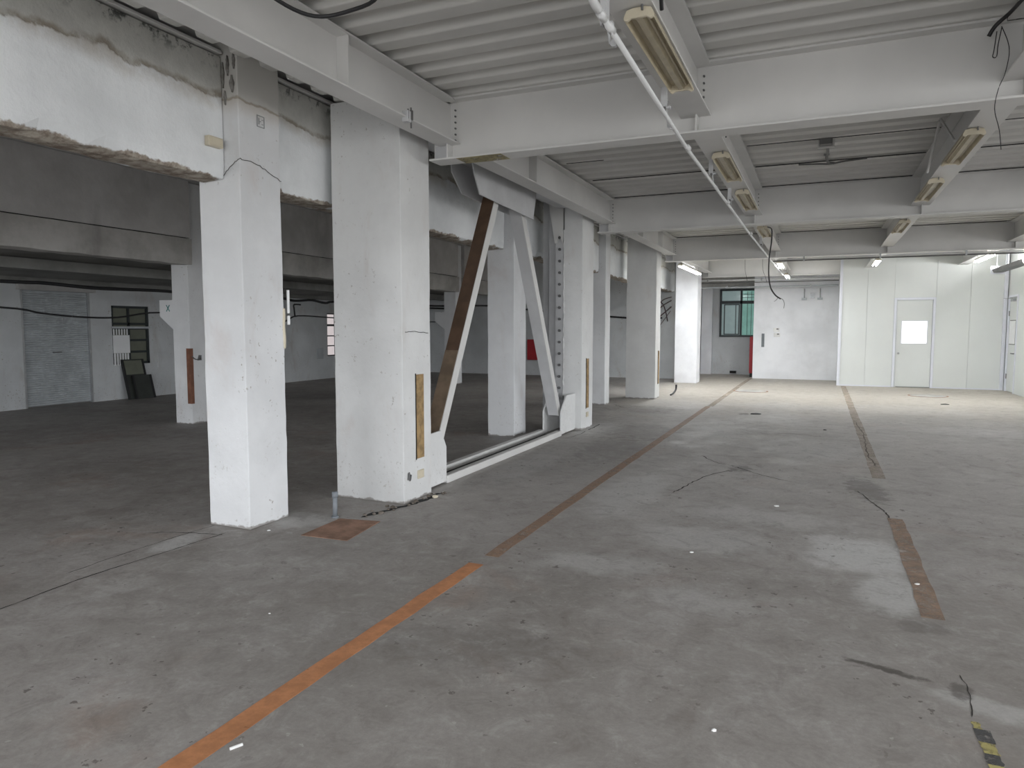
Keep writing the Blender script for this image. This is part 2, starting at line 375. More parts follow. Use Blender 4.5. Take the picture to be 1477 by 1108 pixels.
def wall(name, mat, axis, f0, f1, a0, a1, z0, z1, holes=()):
    """wall slab; axis 'x': thickness f0..f1 in X and running along Y, axis 'y': the reverse; holes = (a, b, za, zb)"""
    m = MB()
    def bx(a, b, c, d):
        if b-a < 1e-4 or d-c < 1e-4: return
        if axis == 'x': m.box(f0, f1, a, b, c, d)
        else: m.box(a, b, f0, f1, c, d)
    cuts = sorted(set([a0, a1]+[h[0] for h in holes]+[h[1] for h in holes]))
    for a, b in zip(cuts, cuts[1:]):
        mid = (a+b)/2; hs = sorted([h for h in holes if h[0] < mid < h[1]], key=lambda h: h[2]); c = z0
        for h in hs: bx(a, b, c, h[2]); c = h[3]
        bx(a, b, c, z1)
    return struct(m.build(name, mat))

# ------------------------------------------------------------------ the setting
YB = [5.5, 10.5, 15.5, 20.72]            # web planes of the cross beams
fl = struct(MB().box(-13.8, 9.2, -4.2, 24.5, -.25, 0).build('floor', M['floor']))
# corrugated steel deck over the new bay, ribs running across the room
PITCH = .29
prof = []; y = -4.2
while y < 24.5:
    prof += [(y, 3.432), (y+.135, 3.432), (y+.165, 3.50), (y+.26, 3.50)]; y += PITCH
prof.append((y, 3.432))
cm = MB()
i0 = 0
xs = (-3.86, 9.2)
for yy, zz in prof: cm.v += [(xs[0], yy, zz), (xs[1], yy, zz)]
for k in range(len(prof)-1): cm.f.append((2*k, 2*k+1, 2*k+3, 2*k+2))
cm.box(xs[0], xs[1], -4.2, 24.5, 3.53, 3.95)
ceil = struct(cm.build('ceiling', M['deck']))
md = ceil.modifiers.new('bevel', 'BEVEL'); md.width = .008; md.segments = 2; md.limit_method = 'ANGLE'
# dark seams where deck sheets lap, and the open gap above each cross beam
def seam(x0, x1, y, wd=.012, z=3.4335):
    MB().box(x0, x1, y-wd/2, y+wd/2, z-.006, z+.002).build('seam', M['gap'], ceil)
for x0, x1, y, wd in [(-2.8, -2.35, 8.05, .014), (-2.8, -1.02, 9.1, .018), (-.78, 1.0, 8.05, .016), (-.78, 1.0, 9.12, .018), (1.25, 3.0, 9.1, .016), (1.25, 3.0, 8.0, .014),
                      (-.78, 1.0, 13.6, .02), (-2.8, -1.02, 13.6, .02)]:
    seam(x0, x1, y, wd)
for k, yb in enumerate(YB[:3]):
    for x0, x1 in ((-2.86, -1.0), (-.8, 1.0), (1.2, 3.0)):
        if k == 0: continue
        seam(x0, x1, yb-.112, .016, 3.428)
struct(MB().box(-9.25, -3.87, -4.2, 21.5, 3.75, 3.95).build('ceiling', M['infill']))
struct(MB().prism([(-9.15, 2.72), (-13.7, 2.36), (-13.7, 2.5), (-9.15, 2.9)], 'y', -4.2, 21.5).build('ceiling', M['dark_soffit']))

RH = [(a, b, .95, 2.95) for a, b in RIGHT_WIN]
wall('wall_right', M['plaster_far'], 'x', 9.0, 9.2, -4.0, 16.7, 0, 3.53, RH)
wall('wall_rear', M['plaster_far'], 'y', -4.2, -4.0, -13.8, 9.2, 0, 3.75, [(a, b, .95, 2.95) for a, b in REAR_WIN])
wn = 10
for a, b in RIGHT_WIN+REAR_WIN:
    right = (a, b) in RIGHT_WIN
    e = struct(empty('window_%d' % wn, (9.1, (a+b)/2, .95) if right else ((a+b)/2, -4.1, .95))); wn += 1
    m = MB()
    for u in (a+.02, (a+b)/2, b-.02):
        m.box(9.07, 9.12, u-.02, u+.02, .95, 2.95) if right else m.box(u-.02, u+.02, -4.12, -4.07, .95, 2.95)
    for z in (.97, 2.25, 2.93):
        m.box(9.07, 9.12, a, b, z-.02, z+.02) if right else m.box(a, b, -4.12, -4.07, z-.02, z+.02)
    m.build('window_frame', M['trim'], e)
# left (old hall) wall
W1 = (10.30, 11.20, .74, 1.98); W2 = (14.55, 15.45, .74, 1.72); W3 = (17.36, 17.86, .67, 1.96); SH = (8.47, 9.83, 0, 2.30)
wl = wall('wall_left', M['plaster_wall'], 'x', -13.8, -13.6, -4.2, 21.5, 0, 2.5, [W1, W2, W3, SH])
MB().box(-13.6, -13.585, 9.95, 21.3, .27, .30).build('ledge', M['plaster_wall'], wl)
wall('wall_back', M['plaster_wall'], 'y', 21.3, 21.5, -13.8, -3.65, 0, 3.75)
wall('wall_recess_left', M['plaster_far'], 'x', -3.85, -3.65, 21.5, 24.3, 0, 3.5)
WF = (-3.06, -1.90, 1.23, 2.78)
wall('wall_far', M['plaster_wall'], 'y', 24.2, 24.4, -3.85, -1.7, 0, 3.5, [WF])
wall('wall_far_middle', M['plaster_far'], 'y', 22.5, 22.6, -1.86, .45, 0, 3.5)
wall('wall_recess_right', M['plaster_far'], 'x', -1.86, -1.7, 22.6, 24.2, 0, 3.5)
D2 = (1.70, 2.62, 0, 2.28); D3 = (19.47, 20.37, 0, 2.28)
struct(MB().box(1.6, 2.72, 20.62, 20.75, 0, 2.4).build('door_leak_block', M['panel']))  # unseen backing added to block sky light leaking round the door leaf
struct(MB().box(4.18, 4.32, 19.3, 20.5, 0, 2.4).build('door_leak_block', M['panel']))  # same added backing for the corner door, unseen, stops the light leak
struct(MB().box(-13.86, -13.70, 8.3, 10.0, 0, 2.45).build('shutter_leak_block', M['dark_soffit']))  # unseen backing added to keep daylight from leaking past the shutter
PX = [.45, 1.08, 1.70, 2.62, 3.35, 4.10]
pw = wall('wall_far_right', M['panel'], 'y', 20.56, 20.66, .45, 4.2, 0, 3.428, [D2])
for a, b in zip(PX, PX[1:]):
    z0 = 2.28 if a == 1.70 else 0.004
    MB().box(a+.002, b-.002, 20.545, 20.562, z0, 3.37).build('panel', M['panel'], pw, .002)
MB().box(.42, .49, 20.52, 20.60, 0, 3.39).build('corner_trim', M['trim'], pw, .003)
MB().box(.40, 4.1, 20.53, 20.56, 3.37, 3.425).build('top_trim', M['trim'], pw)
MB().box(4.03, 4.1, 20.48, 20.545, 0, 3.36).build('corner_trim', M['trim'], pw, .003)
MB().box(.49, 1.69, 20.535, 20.545, 0, .03).build('base_trim', M['trim'], pw)
MB().box(2.63, 4.03, 20.535, 20.545, 0, .03).build('base_trim', M['trim'], pw)
wall('wall_partition_side', M['panel'], 'x', .45, .5, 20.66, 22.5, 0, 3.428)
rw = wall('wall_right_partition', M['panel'], 'x', 4.12, 4.22, 16.5, 20.56, 0, 3.428, [D3])
for a, b in ((16.5, 17.5), (17.5, 18.48), (18.48, 19.46)):
    MB().box(4.105, 4.122, a+.002, b-.002, .004, 3.4).build('panel', M['panel'], rw, .002)
wall('wall_right_return', M['panel'], 'y', 16.5, 16.7, 4.22, 9.0, 0, 3.428)

# ------------------------------------------------------------------ doors and windows
d = struct(empty('door_2', (2.16, 20.56, 0)))
fm = MB().box(1.70, 1.76, 20.525, 20.60, 0, 2.28).box(2.56, 2.62, 20.525, 20.60, 0, 2.28).box(1.76, 2.56, 20.525, 20.60, 2.22, 2.28)
fm.build('door_frame', M['trim'], d, .004)
lf = MB().box(1.765, 2.555, 20.555, 20.59, .01, 2.215).build('door_leaf', M['panel'], d, .003)
MB().box(1.875, 2.465, 20.545, 20.554, 1.11, 1.70).build('pane_frame', M['trim'], lf)
MB().box(1.895, 2.445, 20.538, 20.546, 1.13, 1.68).build('pane', M['door_pane'], lf)
k = MB(); k.tube([(1.83, 20.553, .87), (1.83, 20.50, .87)], [.012, .012]); k.tube([(1.83, 20.51, .87), (1.83, 20.485, .87), (1.83, 20.475, .87)], [.018, .026, .012])
k.build('door_knob', M['metal'], lf, 0, True)
MB().box(1.80, 2.55, 20.535, 20.553, .005, .02).build('threshold', M['steel_dark'], lf)
d = struct(empty('door_3', (4.11, 19.92, 0)))
MB().box(4.09, 4.16, 19.47, 19.52, 0, 2.28).box(4.09, 4.16, 20.32, 20.37, 0, 2.28).box(4.09, 4.16, 19.52, 20.32, 2.23, 2.28).build('door_frame', M['trim'], d)
lf = MB().box(4.125, 4.155, 19.525, 20.315, .01, 2.225).build('door_leaf', M['panel'], d)
MB().box(4.116, 4.124, 19.65, 20.2, 1.12, 1.70).build('pane_frame', M['steel_dark'], lf)
MB().box(4.108, 4.117, 19.67, 20.18, 1.14, 1.68).build('pane', M['white'], lf)
MB().box(4.06, 4.12, 19.75, 20.0, 2.13, 2.19).obox((4.07, 19.85, 2.2), (3.95, 20.1, 2.21), .02, .012).build('door_closer', M['metal'], lf)
kk = MB(); kk.tube([(4.12, 19.60, .92), (4.06, 19.60, .92), (4.06, 19.72, .92)], .012); kk.build('door_handle', M['steel_dark'], lf)
for z in (.3, 1.8): MB().box(4.105, 4.124, 20.31, 20.335, z, z+.12).build('hinge', M['steel_dark'], lf)

# far recess window
e = struct(empty('window_1', (-2.48, 24.2, 1.23)))
def wframe(m, a, b, z0, z1, t, y0, y1):
    m.box(a, b, y0, y1, z0, z0+t); m.box(a, b, y0, y1, z1-t, z1); m.box(a, a+t, y0, y1, z0+t, z1-t); m.box(b-t, b, y0, y1, z0+t, z1-t)
m = MB(); wframe(m, -3.06, -1.90, 1.23, 2.78, .06, 24.14, 24.24); m.box(-3.0, -1.96, 24.15, 24.23, 2.30, 2.40); m.box(-2.42, -2.36, 24.15, 24.23, 1.29, 2.72)
m.build('window_frame', M['frame_dark'], e)
m = MB(); wframe(m, -2.93, -2.44, 1.30, 2.29, .03, 24.18, 24.22); m.box(-2.57, -2.55, 24.18, 24.22, 1.33, 2.26); m.build('sash', M['frame_dark'], e)
m = MB()
for x in (-2.2, -2.08): m.box(x-.007, x+.007, 24.17, 24.19, 1.30, 2.70)
for z in (2.5, 2.6): m.box(-2.36, -1.96, 24.17, 24.19, z-.007, z+.007)
m.build('bars', M['frame_dark'], e)
MB().box(-3.0, -2.42, 24.225, 24.235, 1.29, 2.30).build('pane', M['pane_grey'], e)
MB().box(-3.0, -2.42, 24.225, 24.235, 2.40, 2.72).build('pane', M['pane_grey'], e)
MB().box(-2.36, -1.96, 24.225, 24.235, 1.29, 2.30).build('pane', M['pane_green'], e)
MB().box(-2.36, -1.96, 24.225, 24.235, 2.40, 2.72).build('pane', M['pane_green'], e)
rough_box('concrete_pillar', M['plaster_far'], -3.62, -3.28, 24.0, 24.19, 0, 3.4)
tag(bpy.data.objects['concrete_pillar'], 'shallow pale pillar on the wall left of the dark green far window', 'pillar')
o = MB().box(-3.6, -1.9, 23.7, 24.18, 2.82, 3.42).build('concrete_beam', M['raw_beam'], None, .01)
tag(o, 'grey concrete beam over the dark green window in the far recess', 'beam')

# left wall windows
def win_left(name, W, cols, rows, pane, frame=M['steel_dark'], t=.035):
    y0, y1, z0, z1 = W
    e = struct(empty(name, (-13.62, (y0+y1)/2, z0)))
    m = MB(); m.box(-13.68, -13.62, y0, y1, z0, z0+t); m.box(-13.68, -13.62, y0, y1, z1-t, z1); m.box(-13.68, -13.62, y0, y0+t, z0, z1); m.box(-13.68, -13.62, y1-t, y1, z0, z1)
    m.build('window_frame', frame, e)
    mb = MB()
    for c in cols: mb.box(-13.67, -13.63, c-t/2, c+t/2, z0+t, z1-t)
    for r in rows: mb.box(-13.67, -13.63, y0+t, y1-t, r-t/2, r+t/2)
    mb.build('glazing_bars', frame, e)
    ys = [y0]+cols+[y1]; zs = [z0]+rows+[z1]
    for a, b in zip(ys, ys[1:]):
        for c, g in zip(zs, zs[1:]):
            MB().box(-13.665, -13.655, a+.01, b-.01, c+.01, g-.01).build('pane', pane, e)
    return e
e1 = win_left('window_2', W1, [10.72], [1.0, 1.25, 1.50, 1.60], M['olive'], M['frame_dark'], .05)
MB().box(-13.62, -13.60, 10.28, 11.22, 1.50, 1.545).build('transom', M['shutter'], e1)
win_left('window_3', W2, [15.0], [1.1, 1.4], M['pane_lit'])
e4 = win_left('window_4', W3, [], [.98, 1.28, 1.60], M['pane_lit'])
MB().box(-13.66, -13.61, 17.36, 17.86, 1.57, 1.63).box(-13.66, -13.61, 17.76, 17.86, .67, 1.96).build('transom', M['frame_dark'], e4)
b = empty('ventilated_board', (-13.59, 10.5, .72))
MB().box(-13.60, -13.58, 10.31, 10.69, .98, 1.36).build('board', M['white'], b)
for k in range(6): MB().box(-13.60, -13.58, 10.32+.062*k, 10.35+.062*k, .72, .975).build('slat', M['white'], b)
for k in range(6): MB().box(-13.60, -13.58, 10.32+.062*k, 10.34+.062*k, 1.365, 1.49).build('slat', M['white'], b)
tag(b, 'white board with slotted ends over the left half of the dull window by the shutter', 'board')
# roller shutter
e = struct(empty('door_1', (-13.6, 9.15, 0)))
pts = []; z = 0.02
while z < 2.28: pts += [(-13.655, z), (-13.640, z+.012), (-13.640, z+.030), (-13.655, z+.040)]; z += .042
poly = pts+[(-13.67, z), (-13.67, 0.02)]
stuff(MB().prism(poly, 'y', 8.50, 9.80).build('shutter_slats', M['shutter'], e))
MB().box(-13.70, -13.60, 8.47, 8.51, 0, 2.30).box(-13.70, -13.60, 9.79, 9.83, 0, 2.30).build('guide_rail', M['metal'], e)
MB().box(-13.635, -13.615, 9.05, 9.22, 1.03, 1.05).build('shutter_handle', M['steel_dark'], e)
MB().box(-13.70, -13.50, 8.40, 9.90, 2.22, 2.38).build('shutter_hood', M['infill'], e)

# ------------------------------------------------------------------ concrete frame of the old hall
def upright_strip(parent, x, y0, y1, z0, z1, mat, name='wooden_strip', face='x'):
    m = MB()
    if face == 'x': m.box(x-.01, x+.006, y0, y1, z0, z1)
    o = m.build(name, mat, parent); o['label'] = 'bare wood strip let into the face' ; return o
row1 = [(3.98, 4.40, 'nearest white plastered concrete column, left of the broad pier, with worn grey foot'),
        (8.95, 9.38, 'white concrete column standing behind the V shaped steel brace'),
        (13.45, 13.78, 'slim pale concrete column behind the bolted pier, carrying the stained beam'),
        (17.95, 18.3, 'pale concrete column mostly hidden between the two farthest piers')]
cols1 = []
for y0, y1, lab in row1:
    e = empty('concrete_column', (-4.06, (y0+y1)/2, 0)); cols1.append(e); tag(e, lab, 'column')
    rough_box('shaft', M['plaster_first'] if y0 < 4 else M['plaster_near'], -4.26, -3.86, y0, y1, 0, 3.60, .1, .005, e, .006)
e = cols1[0]
# chipped hairline crack, cable scar and pencil mark on the nearest column
def wall_crack(parent, pts, wd, mat, name='crack', jit=.006, sub=5):
    m = MB(); P = smooth_path(pts, sub); r = random.Random(len(pts))
    for p in P[1:-1]: p.z += r.uniform(-jit, jit)
    m.tube(P, wd, 5); return m.build(name, mat, parent)
wall_crack(e, [(-4.02, 3.975, 2.60), (-3.95, 3.975, 2.66), (-3.865, 3.972, 2.71), (-3.856, 4.0, 2.715), (-3.853, 4.15, 2.705), (-3.853, 4.28, 2.67), (-3.853, 4.40, 2.63)], .0022, M['crack'])
MB().box(-3.856, -3.852, 4.16, 4.235, 2.985, 2.99).box(-3.856, -3.852, 4.16, 4.235, 3.065, 3.07).box(-3.856, -3.852, 4.16, 4.164, 2.99, 3.065).box(-3.856, -3.852, 4.231, 4.235, 2.99, 3.065)\
    .box(-3.856, -3.852, 4.178, 4.182, 3.005, 3.05).box(-3.856, -3.852, 4.19, 4.20, 3.025, 3.03).box(-3.856, -3.852, 4.208, 4.222, 3.008, 3.012).box(-3.856, -3.852, 4.208, 4.222, 3.04, 3.044).build('pencil_mark', M['metal'], e)
m = MB(); m.tube(smooth_path([(-3.862, 4.40, 1.66), (-3.858, 4.398, 1.60), (-3.86, 4.394, 1.52), (-3.858, 4.398, 1.42), (-3.862, 4.40, 1.34)]), [.004]+[.012]*19+[.004], 6); m.build('exposed_patch', M['cream'], e)
m = MB(); m.tube([(-3.84, 4.43, 1.80), (-3.84, 4.43, 1.62)], .011); m.tube([(-3.84, 4.43, 1.60), (-3.84, 4.43, 1.53)], .012); m.build('conduit_stub', M['pipe'], e)

row2 = [(8.15, 8.50), (12.60, 12.95), (16.95, 17.3)]
r2lab = ['white corbelled column marked with a small teal cross, left of the nearest column',
         'corbelled column of the middle row hidden behind the broad pier', 'distant corbelled column seen through the V shaped brace']
for (y0, y1), lab in zip(row2, r2lab):
    e = empty('corbelled_column', (-9.2, (y0+y1)/2, 0)); tag(e, lab, 'column')
    rough_box('shaft', M['plaster_near'], -9.37, -9.02, y0, y1, 0, 3.74, .12, .004, e, .005)
    MB().prism([(-9.36, 1.95), (-9.66, 1.95), (-9.66, 1.69), (-9.36, 1.47)], 'y', y0+.005, y1-.005).build('corbel', M['plaster_near'], e, .006)
    if y0 < 9:
        s = MB().box(-9.10, -9.015, y0-.006, y0+.05, .32, 1.19).build('wooden_strip', M['redwood'], e); s['label'] = 'brown wooden strip up the corner'
        x = MB(); x.obox((-9.50, y0-.001, 1.77), (-9.43, y0-.001, 1.87), .004, .012, (0,1,0)); x.obox((-9.50, y0-.001, 1.87), (-9.43, y0-.001, 1.77), .004, .012, (0,1,0))
        x.build('teal_cross', M['teal_ink'], e)
        h = MB(); h.tube(smooth_path([(-9.01, 8.17, 1.07), (-8.99, 8.22, 1.02), (-8.98, 8.30, 1.02), (-9.0, 8.33, 1.06)]), .008, 6); h.prism([(8.28, 1.0), (8.34, 1.0), (8.34, 1.08), (8.31, 1.08)], 'x', -9.02, -8.99)
        h.build('hook', M['steel_dark'], e)

for k, (xa, xb, za, zb) in enumerate([(-4.0, -3.97, 3.22, 3.40), (-3.93, -3.875, 3.18, 3.30), (-3.96, -3.92, 3.30, 3.44), (-3.90, -3.865, 3.34, 3.45), (-3.985, -3.955, 3.10, 3.20)]):
    r = random.Random(40+k); n = 9; L = []; Q = []
    for i in range(n+1):
        t = i/n; zz = za+(zb-za)*t; c = (xa+xb)/2; h = .7*(xb-xa)/2*math.sin(math.pi*min(max(t, .05), .95))
        L.append((c-h*r.uniform(.5, 1.2), zz)); Q.append((c+h*r.uniform(.5, 1.2), zz))
    MB().prism(L+Q[::-1], 'y', 3.966, 3.980).build('peeling_patch', M['peel'], cols1[0])
# stained deep beams between the row-one columns
CL = iter(['thin steel channel lying on top of the long beam left of the nearest column', 'thin steel channel on the stained beam right of the nearest column', 'thin steel channel on the beam behind the brace', 'thin steel channel on the beam beside the fourth pier', 'thin steel channel on the bright beam end by the farthest pier'])
spans = [(-4.0, 3.975, 'long stained concrete beam at top left, running to the nearest column'),
         (4.405, 8.945, 'stained concrete beam between the nearest column and the column behind the brace'),
         (9.385, 13.445, 'stained concrete beam seen behind the brace top and bolted pier'),
         (13.785, 17.945, 'stained concrete beam beside the fourth pier'), (18.305, 21.29, 'brightly lit end of the concrete beam beside the farthest pier')]
for y0, y1, lab in spans:
    o = rough_box('concrete_beam', M['old_beam'], -4.30, -4.0, y0, y1, 2.57, 3.44, .10, .004, None, .008, .035)
    tag(o, lab, 'beam')
    clab = next(CL)
    nm = empty('steel_channel', (-4.06, (y0+y1)/2, 3.47))
    MB().box(-4.14, -3.975, y0+.01, y1-.01, 3.452, 3.475).build('lower_flange', M['steel'], nm, .004)
    MB().box(-4.14, -4.12, y0+.01, y1-.01, 3.475, 3.545).build('web', M['steel_grey'], nm)
    MB().box(-4.14, -4.0, y0+.01, y1-.01, 3.545, 3.56).build('upper_flange', M['steel'], nm)
    tag(nm, clab, 'channel')
# second row: beam and infill wall above
sp2 = [(-4.0, 8.145, 'bare grey concrete beam of the second row, left of the corbelled column'), (8.505, 12.595, 'bare concrete beam of the second row seen right of the nearest column'),
       (12.955, 16.945, 'bare concrete beam of the second row seen behind the brace'), (17.305, 21.29, 'farthest bare concrete beam of the second row')]
for y0, y1, lab in sp2:
    o = rough_box('concrete_beam', M['raw_beam'], -9.2, -8.9, y0, y1, 2.47, 2.87, .14, .004, None, .006, .02); tag(o, lab, 'beam')
    i = MB().box(-9.17, -8.93, y0, y1, 2.885, 3.745).build('wall_infill', M['infill']); struct(i)
    wall_crack(i, [(-8.92, y0+.1, 2.877), (-8.92, (y0+y1)/2, 2.874), (-8.92, y1-.1, 2.877)], .006, M['gap'], 'joint', .004, 20)
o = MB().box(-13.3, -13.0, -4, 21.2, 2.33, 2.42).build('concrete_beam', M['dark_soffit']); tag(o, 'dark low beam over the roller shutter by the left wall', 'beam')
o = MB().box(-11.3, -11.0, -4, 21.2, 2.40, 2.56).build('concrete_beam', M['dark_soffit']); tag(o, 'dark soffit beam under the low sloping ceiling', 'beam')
# ------------------------------------------------------------------ plastered steel piers
def socket(parent, x, y, z, s=.07):
    o = MB().box(x, x+.012, y-s, y+s, z-s*.75, z+s*.75).build('socket_plate', M['cream'], parent, .003); return o
piers = [(-3.92, -3.22, 5.10, 5.57, 'broad plastered pier in the middle left, with an upright wood strip'),
         (-3.86, -3.20, 10.02, 10.48, 'plastered pier with a bolted steel flange at the right foot of the brace'),
         (-3.84, -3.20, 15.0, 15.45, 'fourth plastered pier from the left, grey front and pale side'),
         (-3.70, -3.10, 19.82, 20.45, 'farthest pier, bright white under the lit lamp')]
P = []
for k, (x0, x1, y0, y1, lab) in enumerate(piers):
    e = empty('plastered_pier', ((x0+x1)/2, (y0+y1)/2, 0)); P.append(e); tag(e, lab, 'column')
    if k == 1:
        rough_box('shaft', M['plaster_steel'], -3.48, x1, 9.93, y1, 0, 3.42, .12, .004, e, .006)
        MB().box(-3.86, -3.49, 10.06, 10.46, 0, 3.42).build('steel_core', M['steel_grey'], e)
        MB().box(-3.74, -3.63, 9.99, 10.06, .45, 3.42).build('flange', M['steel_grey'], e, .003)
        MB().box(-3.625, -3.50, 9.95, 10.06, .45, 3.42).build('bolted_plate', M['steel_grey'], e, .003)
        r = random.Random(3); m = MB()
        m.tube([(-3.487+r.uniform(-.006, .006), 9.94, .5+.04*j) for j in range(62)], [r.uniform(.008, .019) for _ in range(62)], 6); m.build('mortar_seam', M['plaster_steel'], e)
        for j in range(14):
            z = .62+.17*j; m = MB(); m.tube([(-3.555, 9.95, z), (-3.555, 9.925, z)], .022, 6); m.tube([(-3.555, 9.925, z), (-3.555, 9.905, z)], .010, 6); m.build('bolt', M['steel_dark'], e)
        MB().prism([(-3.74, 3.42), (-3.5, 3.42), (-3.5, 2.72), (-3.56, 2.86), (-3.60, 2.75), (-3.63, 2.75)], 'y', 9.93, 9.95).build('end_gusset', M['steel'], e)
    else:
        rough_box('shaft', M['plaster_steel'] if k < 3 else M['plaster_far'], x0, x1, y0, y1, 0, 3.42, .12, .005, e, .007)
def recess_strip(e, x, y0, y1, z0, z1):
    o = MB().box(x-.006, x+.009, y0, y1, z0, z1).build('wooden_strip', M['wood'], e); o['label'] = 'bare wood strip let into the side'
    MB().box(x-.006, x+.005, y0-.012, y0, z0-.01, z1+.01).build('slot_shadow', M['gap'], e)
recess_strip(P[0], -3.222, 5.31, 5.43, .36, 1.10); socket(P[0], -3.222, 5.37, .215, .05)
recess_strip(P[1], -3.20, 10.15, 10.26, .31, 1.05); socket(P[1], -3.20, 10.2, .21, .05)
recess_strip(P[2], -3.20, 15.25, 15.36, .31, 1.02)
m = MB(); m.tube(smooth_path([(-3.213, 5.16, .20), (-3.212, 5.17, .26), (-3.213, 5.185, .19), (-3.212, 5.20, .24)]), .008, 5); m.build('scrape', M['steel_dark'], P[0])
wall_crack(P[0], [(-3.217, 5.14, 1.47), (-3.216, 5.30, 1.475), (-3.217, 5.52, 1.46)], .0025, M['crack'], 'score_line', .004)

# ------------------------------------------------------------------ painted steel beams
def ibeam_x(m, x0, x1, yc, zb, zt, wd=.2, tf=.016, tw=.012):
    m.box(x0, x1, yc-wd/2, yc+wd/2, zb, zb+tf); m.box(x0, x1, yc-wd/2, yc+wd/2, zt-tf, zt); m.box(x0, x1, yc-tw/2, yc+tw/2, zb+tf, zt-tf)
def ibeam_y(m, y0, y1, xc, zb, zt, wd=.2, tf=.014, tw=.012):
    m.box(xc-wd/2, xc+wd/2, y0, y1, zb, zb+tf); m.box(xc-wd/2, xc+wd/2, y0, y1, zt-tf, zt); m.box(xc-tw/2, xc+tw/2, y0, y1, zb+tf, zt-tf)
XL = [-2.965, -.90, 1.11, 3.15, 5.2]
cl = ['nearest cross beam, white steel, spanning right from the broad pier', 'second white steel cross beam, spanning right from the bolted pier',
      'third white steel cross beam, with conduits clipped along its underside', 'farthest steel cross beam, brightly lit, in front of the far recess']
for k, yb in enumerate(YB):
    e = empty('cross_beam', (0, yb, 2.93)); tag(e, cl[k], 'beam', None)
    x1 = 8.98 if k < 3 else .44
    m = MB(); m.box(-3.12, x1, yb-.1, yb+.1, 2.93, 2.946).build('bottom_flange', M['steel'], e, .002)
    m = MB(); m.box(-2.95, x1, yb-.1, yb+.1, 3.416, 3.431).build('top_flange', M['steel'], e)
    MB().box(-3.12, x1, yb-.006, yb+.006, 2.946, 3.416).build('web', M['steel'], e)
    for xc in XL:
        if xc > x1: continue
        MB().box(xc+.01, xc+.022, yb-.095, yb-.006, 2.947, 3.06).build('fin_plate', M['steel'], e)
        if k < 3:
            for j in range(6):
                t = MB(); t.tube([(xc+.055, yb-.006, 3.10+.05*j), (xc+.055, yb-.02, 3.10+.05*j)], .008, 6); t.build('bolt', M['steel_dark'], e)
o = MB().box(-2.86, -2.45, 5.402, 5.598, 2.9268, 2.9296).build('primer_patch', M['stain_yellow'], None)
cb0 = [o_ for o_ in bpy.data.objects if o_.name.startswith('cross_beam')][0]
o.parent = cb0; o.matrix_parent_inverse = cb0.matrix_world.inverted(); o['label'] = 'yellowish bare primer patch'

bays = [(-3.98, 5.5, 'nearest bay'), (5.5, 10.5, 'second bay'), (10.5, 15.5, 'third bay'), (15.5, 20.72, 'farthest bay')]
names = {0: 'edge girder', 1: 'lengthwise joist carrying the left row of lamps', 2: 'lengthwise joist carrying the right row of lamps', 3: 'lengthwise joist at the far right', 4: 'lengthwise joist by the window side'}
stiff = {0: [3.94], 1: [7.28], 2: [12.3, 13.95], 3: []}
for bi, (a, b, bn) in enumerate(bays):
    for xi, xc in enumerate(XL):
        if xi == 3 and bi == 0: continue
        if xi == 4: continue
        e = empty('steel_girder' if xi == 0 else 'steel_joist', (xc, (a+b)/2, 3.06))
        tag(e, 'white steel %s, %s' % (names[xi], bn), 'beam')
        wd = .2 if xi == 0 else .22
        if bi == 3 and xi >= 2: b = 20.54
        a1, b1 = a+.008, b-.008
        MB().box(xc-wd/2, xc+wd/2, a1+(0 if a > 0 else 0), b1, 3.062, 3.076).build('bottom_flange', M['steel'], e, .002)
        MB().box(xc-wd/2, xc+wd/2, a+.102 if a > 0 else a, b-.102, 3.4, 3.414).build('top_flange', M['steel'], e)
        MB().box(xc-.006, xc+.006, a1, b1, 3.076, 3.4).build('web', M['steel'], e)
        if xi == 0:
            for y in stiff[bi]: MB().box(xc+.006, xc+.095, y-.006, y+.006, 3.077, 3.399).build('stiffener', M['steel'], e)
            if bi == 3:
                pass
# bracket stubs between girder and pier
for k, yb in enumerate(YB[:3]):
    cbk = [o_ for o_ in bpy.data.objects if o_.type == 'EMPTY' and o_.name.startswith('cross_beam')][k]
    MB().box(-3.10, -2.98, yb-.03, yb-.02, 2.947, 3.06).build('stub_plate', M['steel_grey'], cbk)

# ------------------------------------------------------------------ chevron brace between first two piers
br = empty('chevron_brace', (-3.43, 7.7, 0)); tag(br, 'V shaped steel brace with one brown leg between the broad pier and the bolted pier', 'brace')
def leg(p0, p1, mat_in, lab):
    g = MB(); g.obox(p0, p1, .150, .105, (1,0,0)); o = g.build('brace_leg', mat_in, br, .002); o['label'] = lab
    q = Vector((.0785, 0, 0)); f = MB(); f.obox(Vector(p0)+q, Vector(p1)+q, .007, .108, (1,0,0)); f.build('leg_flange', M['steel'], o)
    return o
l1 = leg((-3.43, 5.90, .30), (-3.43, 7.31, 2.96), M['brown'], 'brown unpainted leg with white edge')
c = MB(); d = (Vector((0, 7.31-5.90, 2.66))).normalized(); n = Vector((0, -d.z, d.y))*.055
c.obox(Vector((-3.43, 5.90, .30))+n, Vector((-3.43, 5.90, .30))+d*1.08+n, .146, .008, (1,0,0)); c.build('leg_cover', M['tan'], l1)
l2 = leg((-3.43, 9.40, .30), (-3.43, 8.00, 2.96), M['steel_grey'], 'white painted leg')
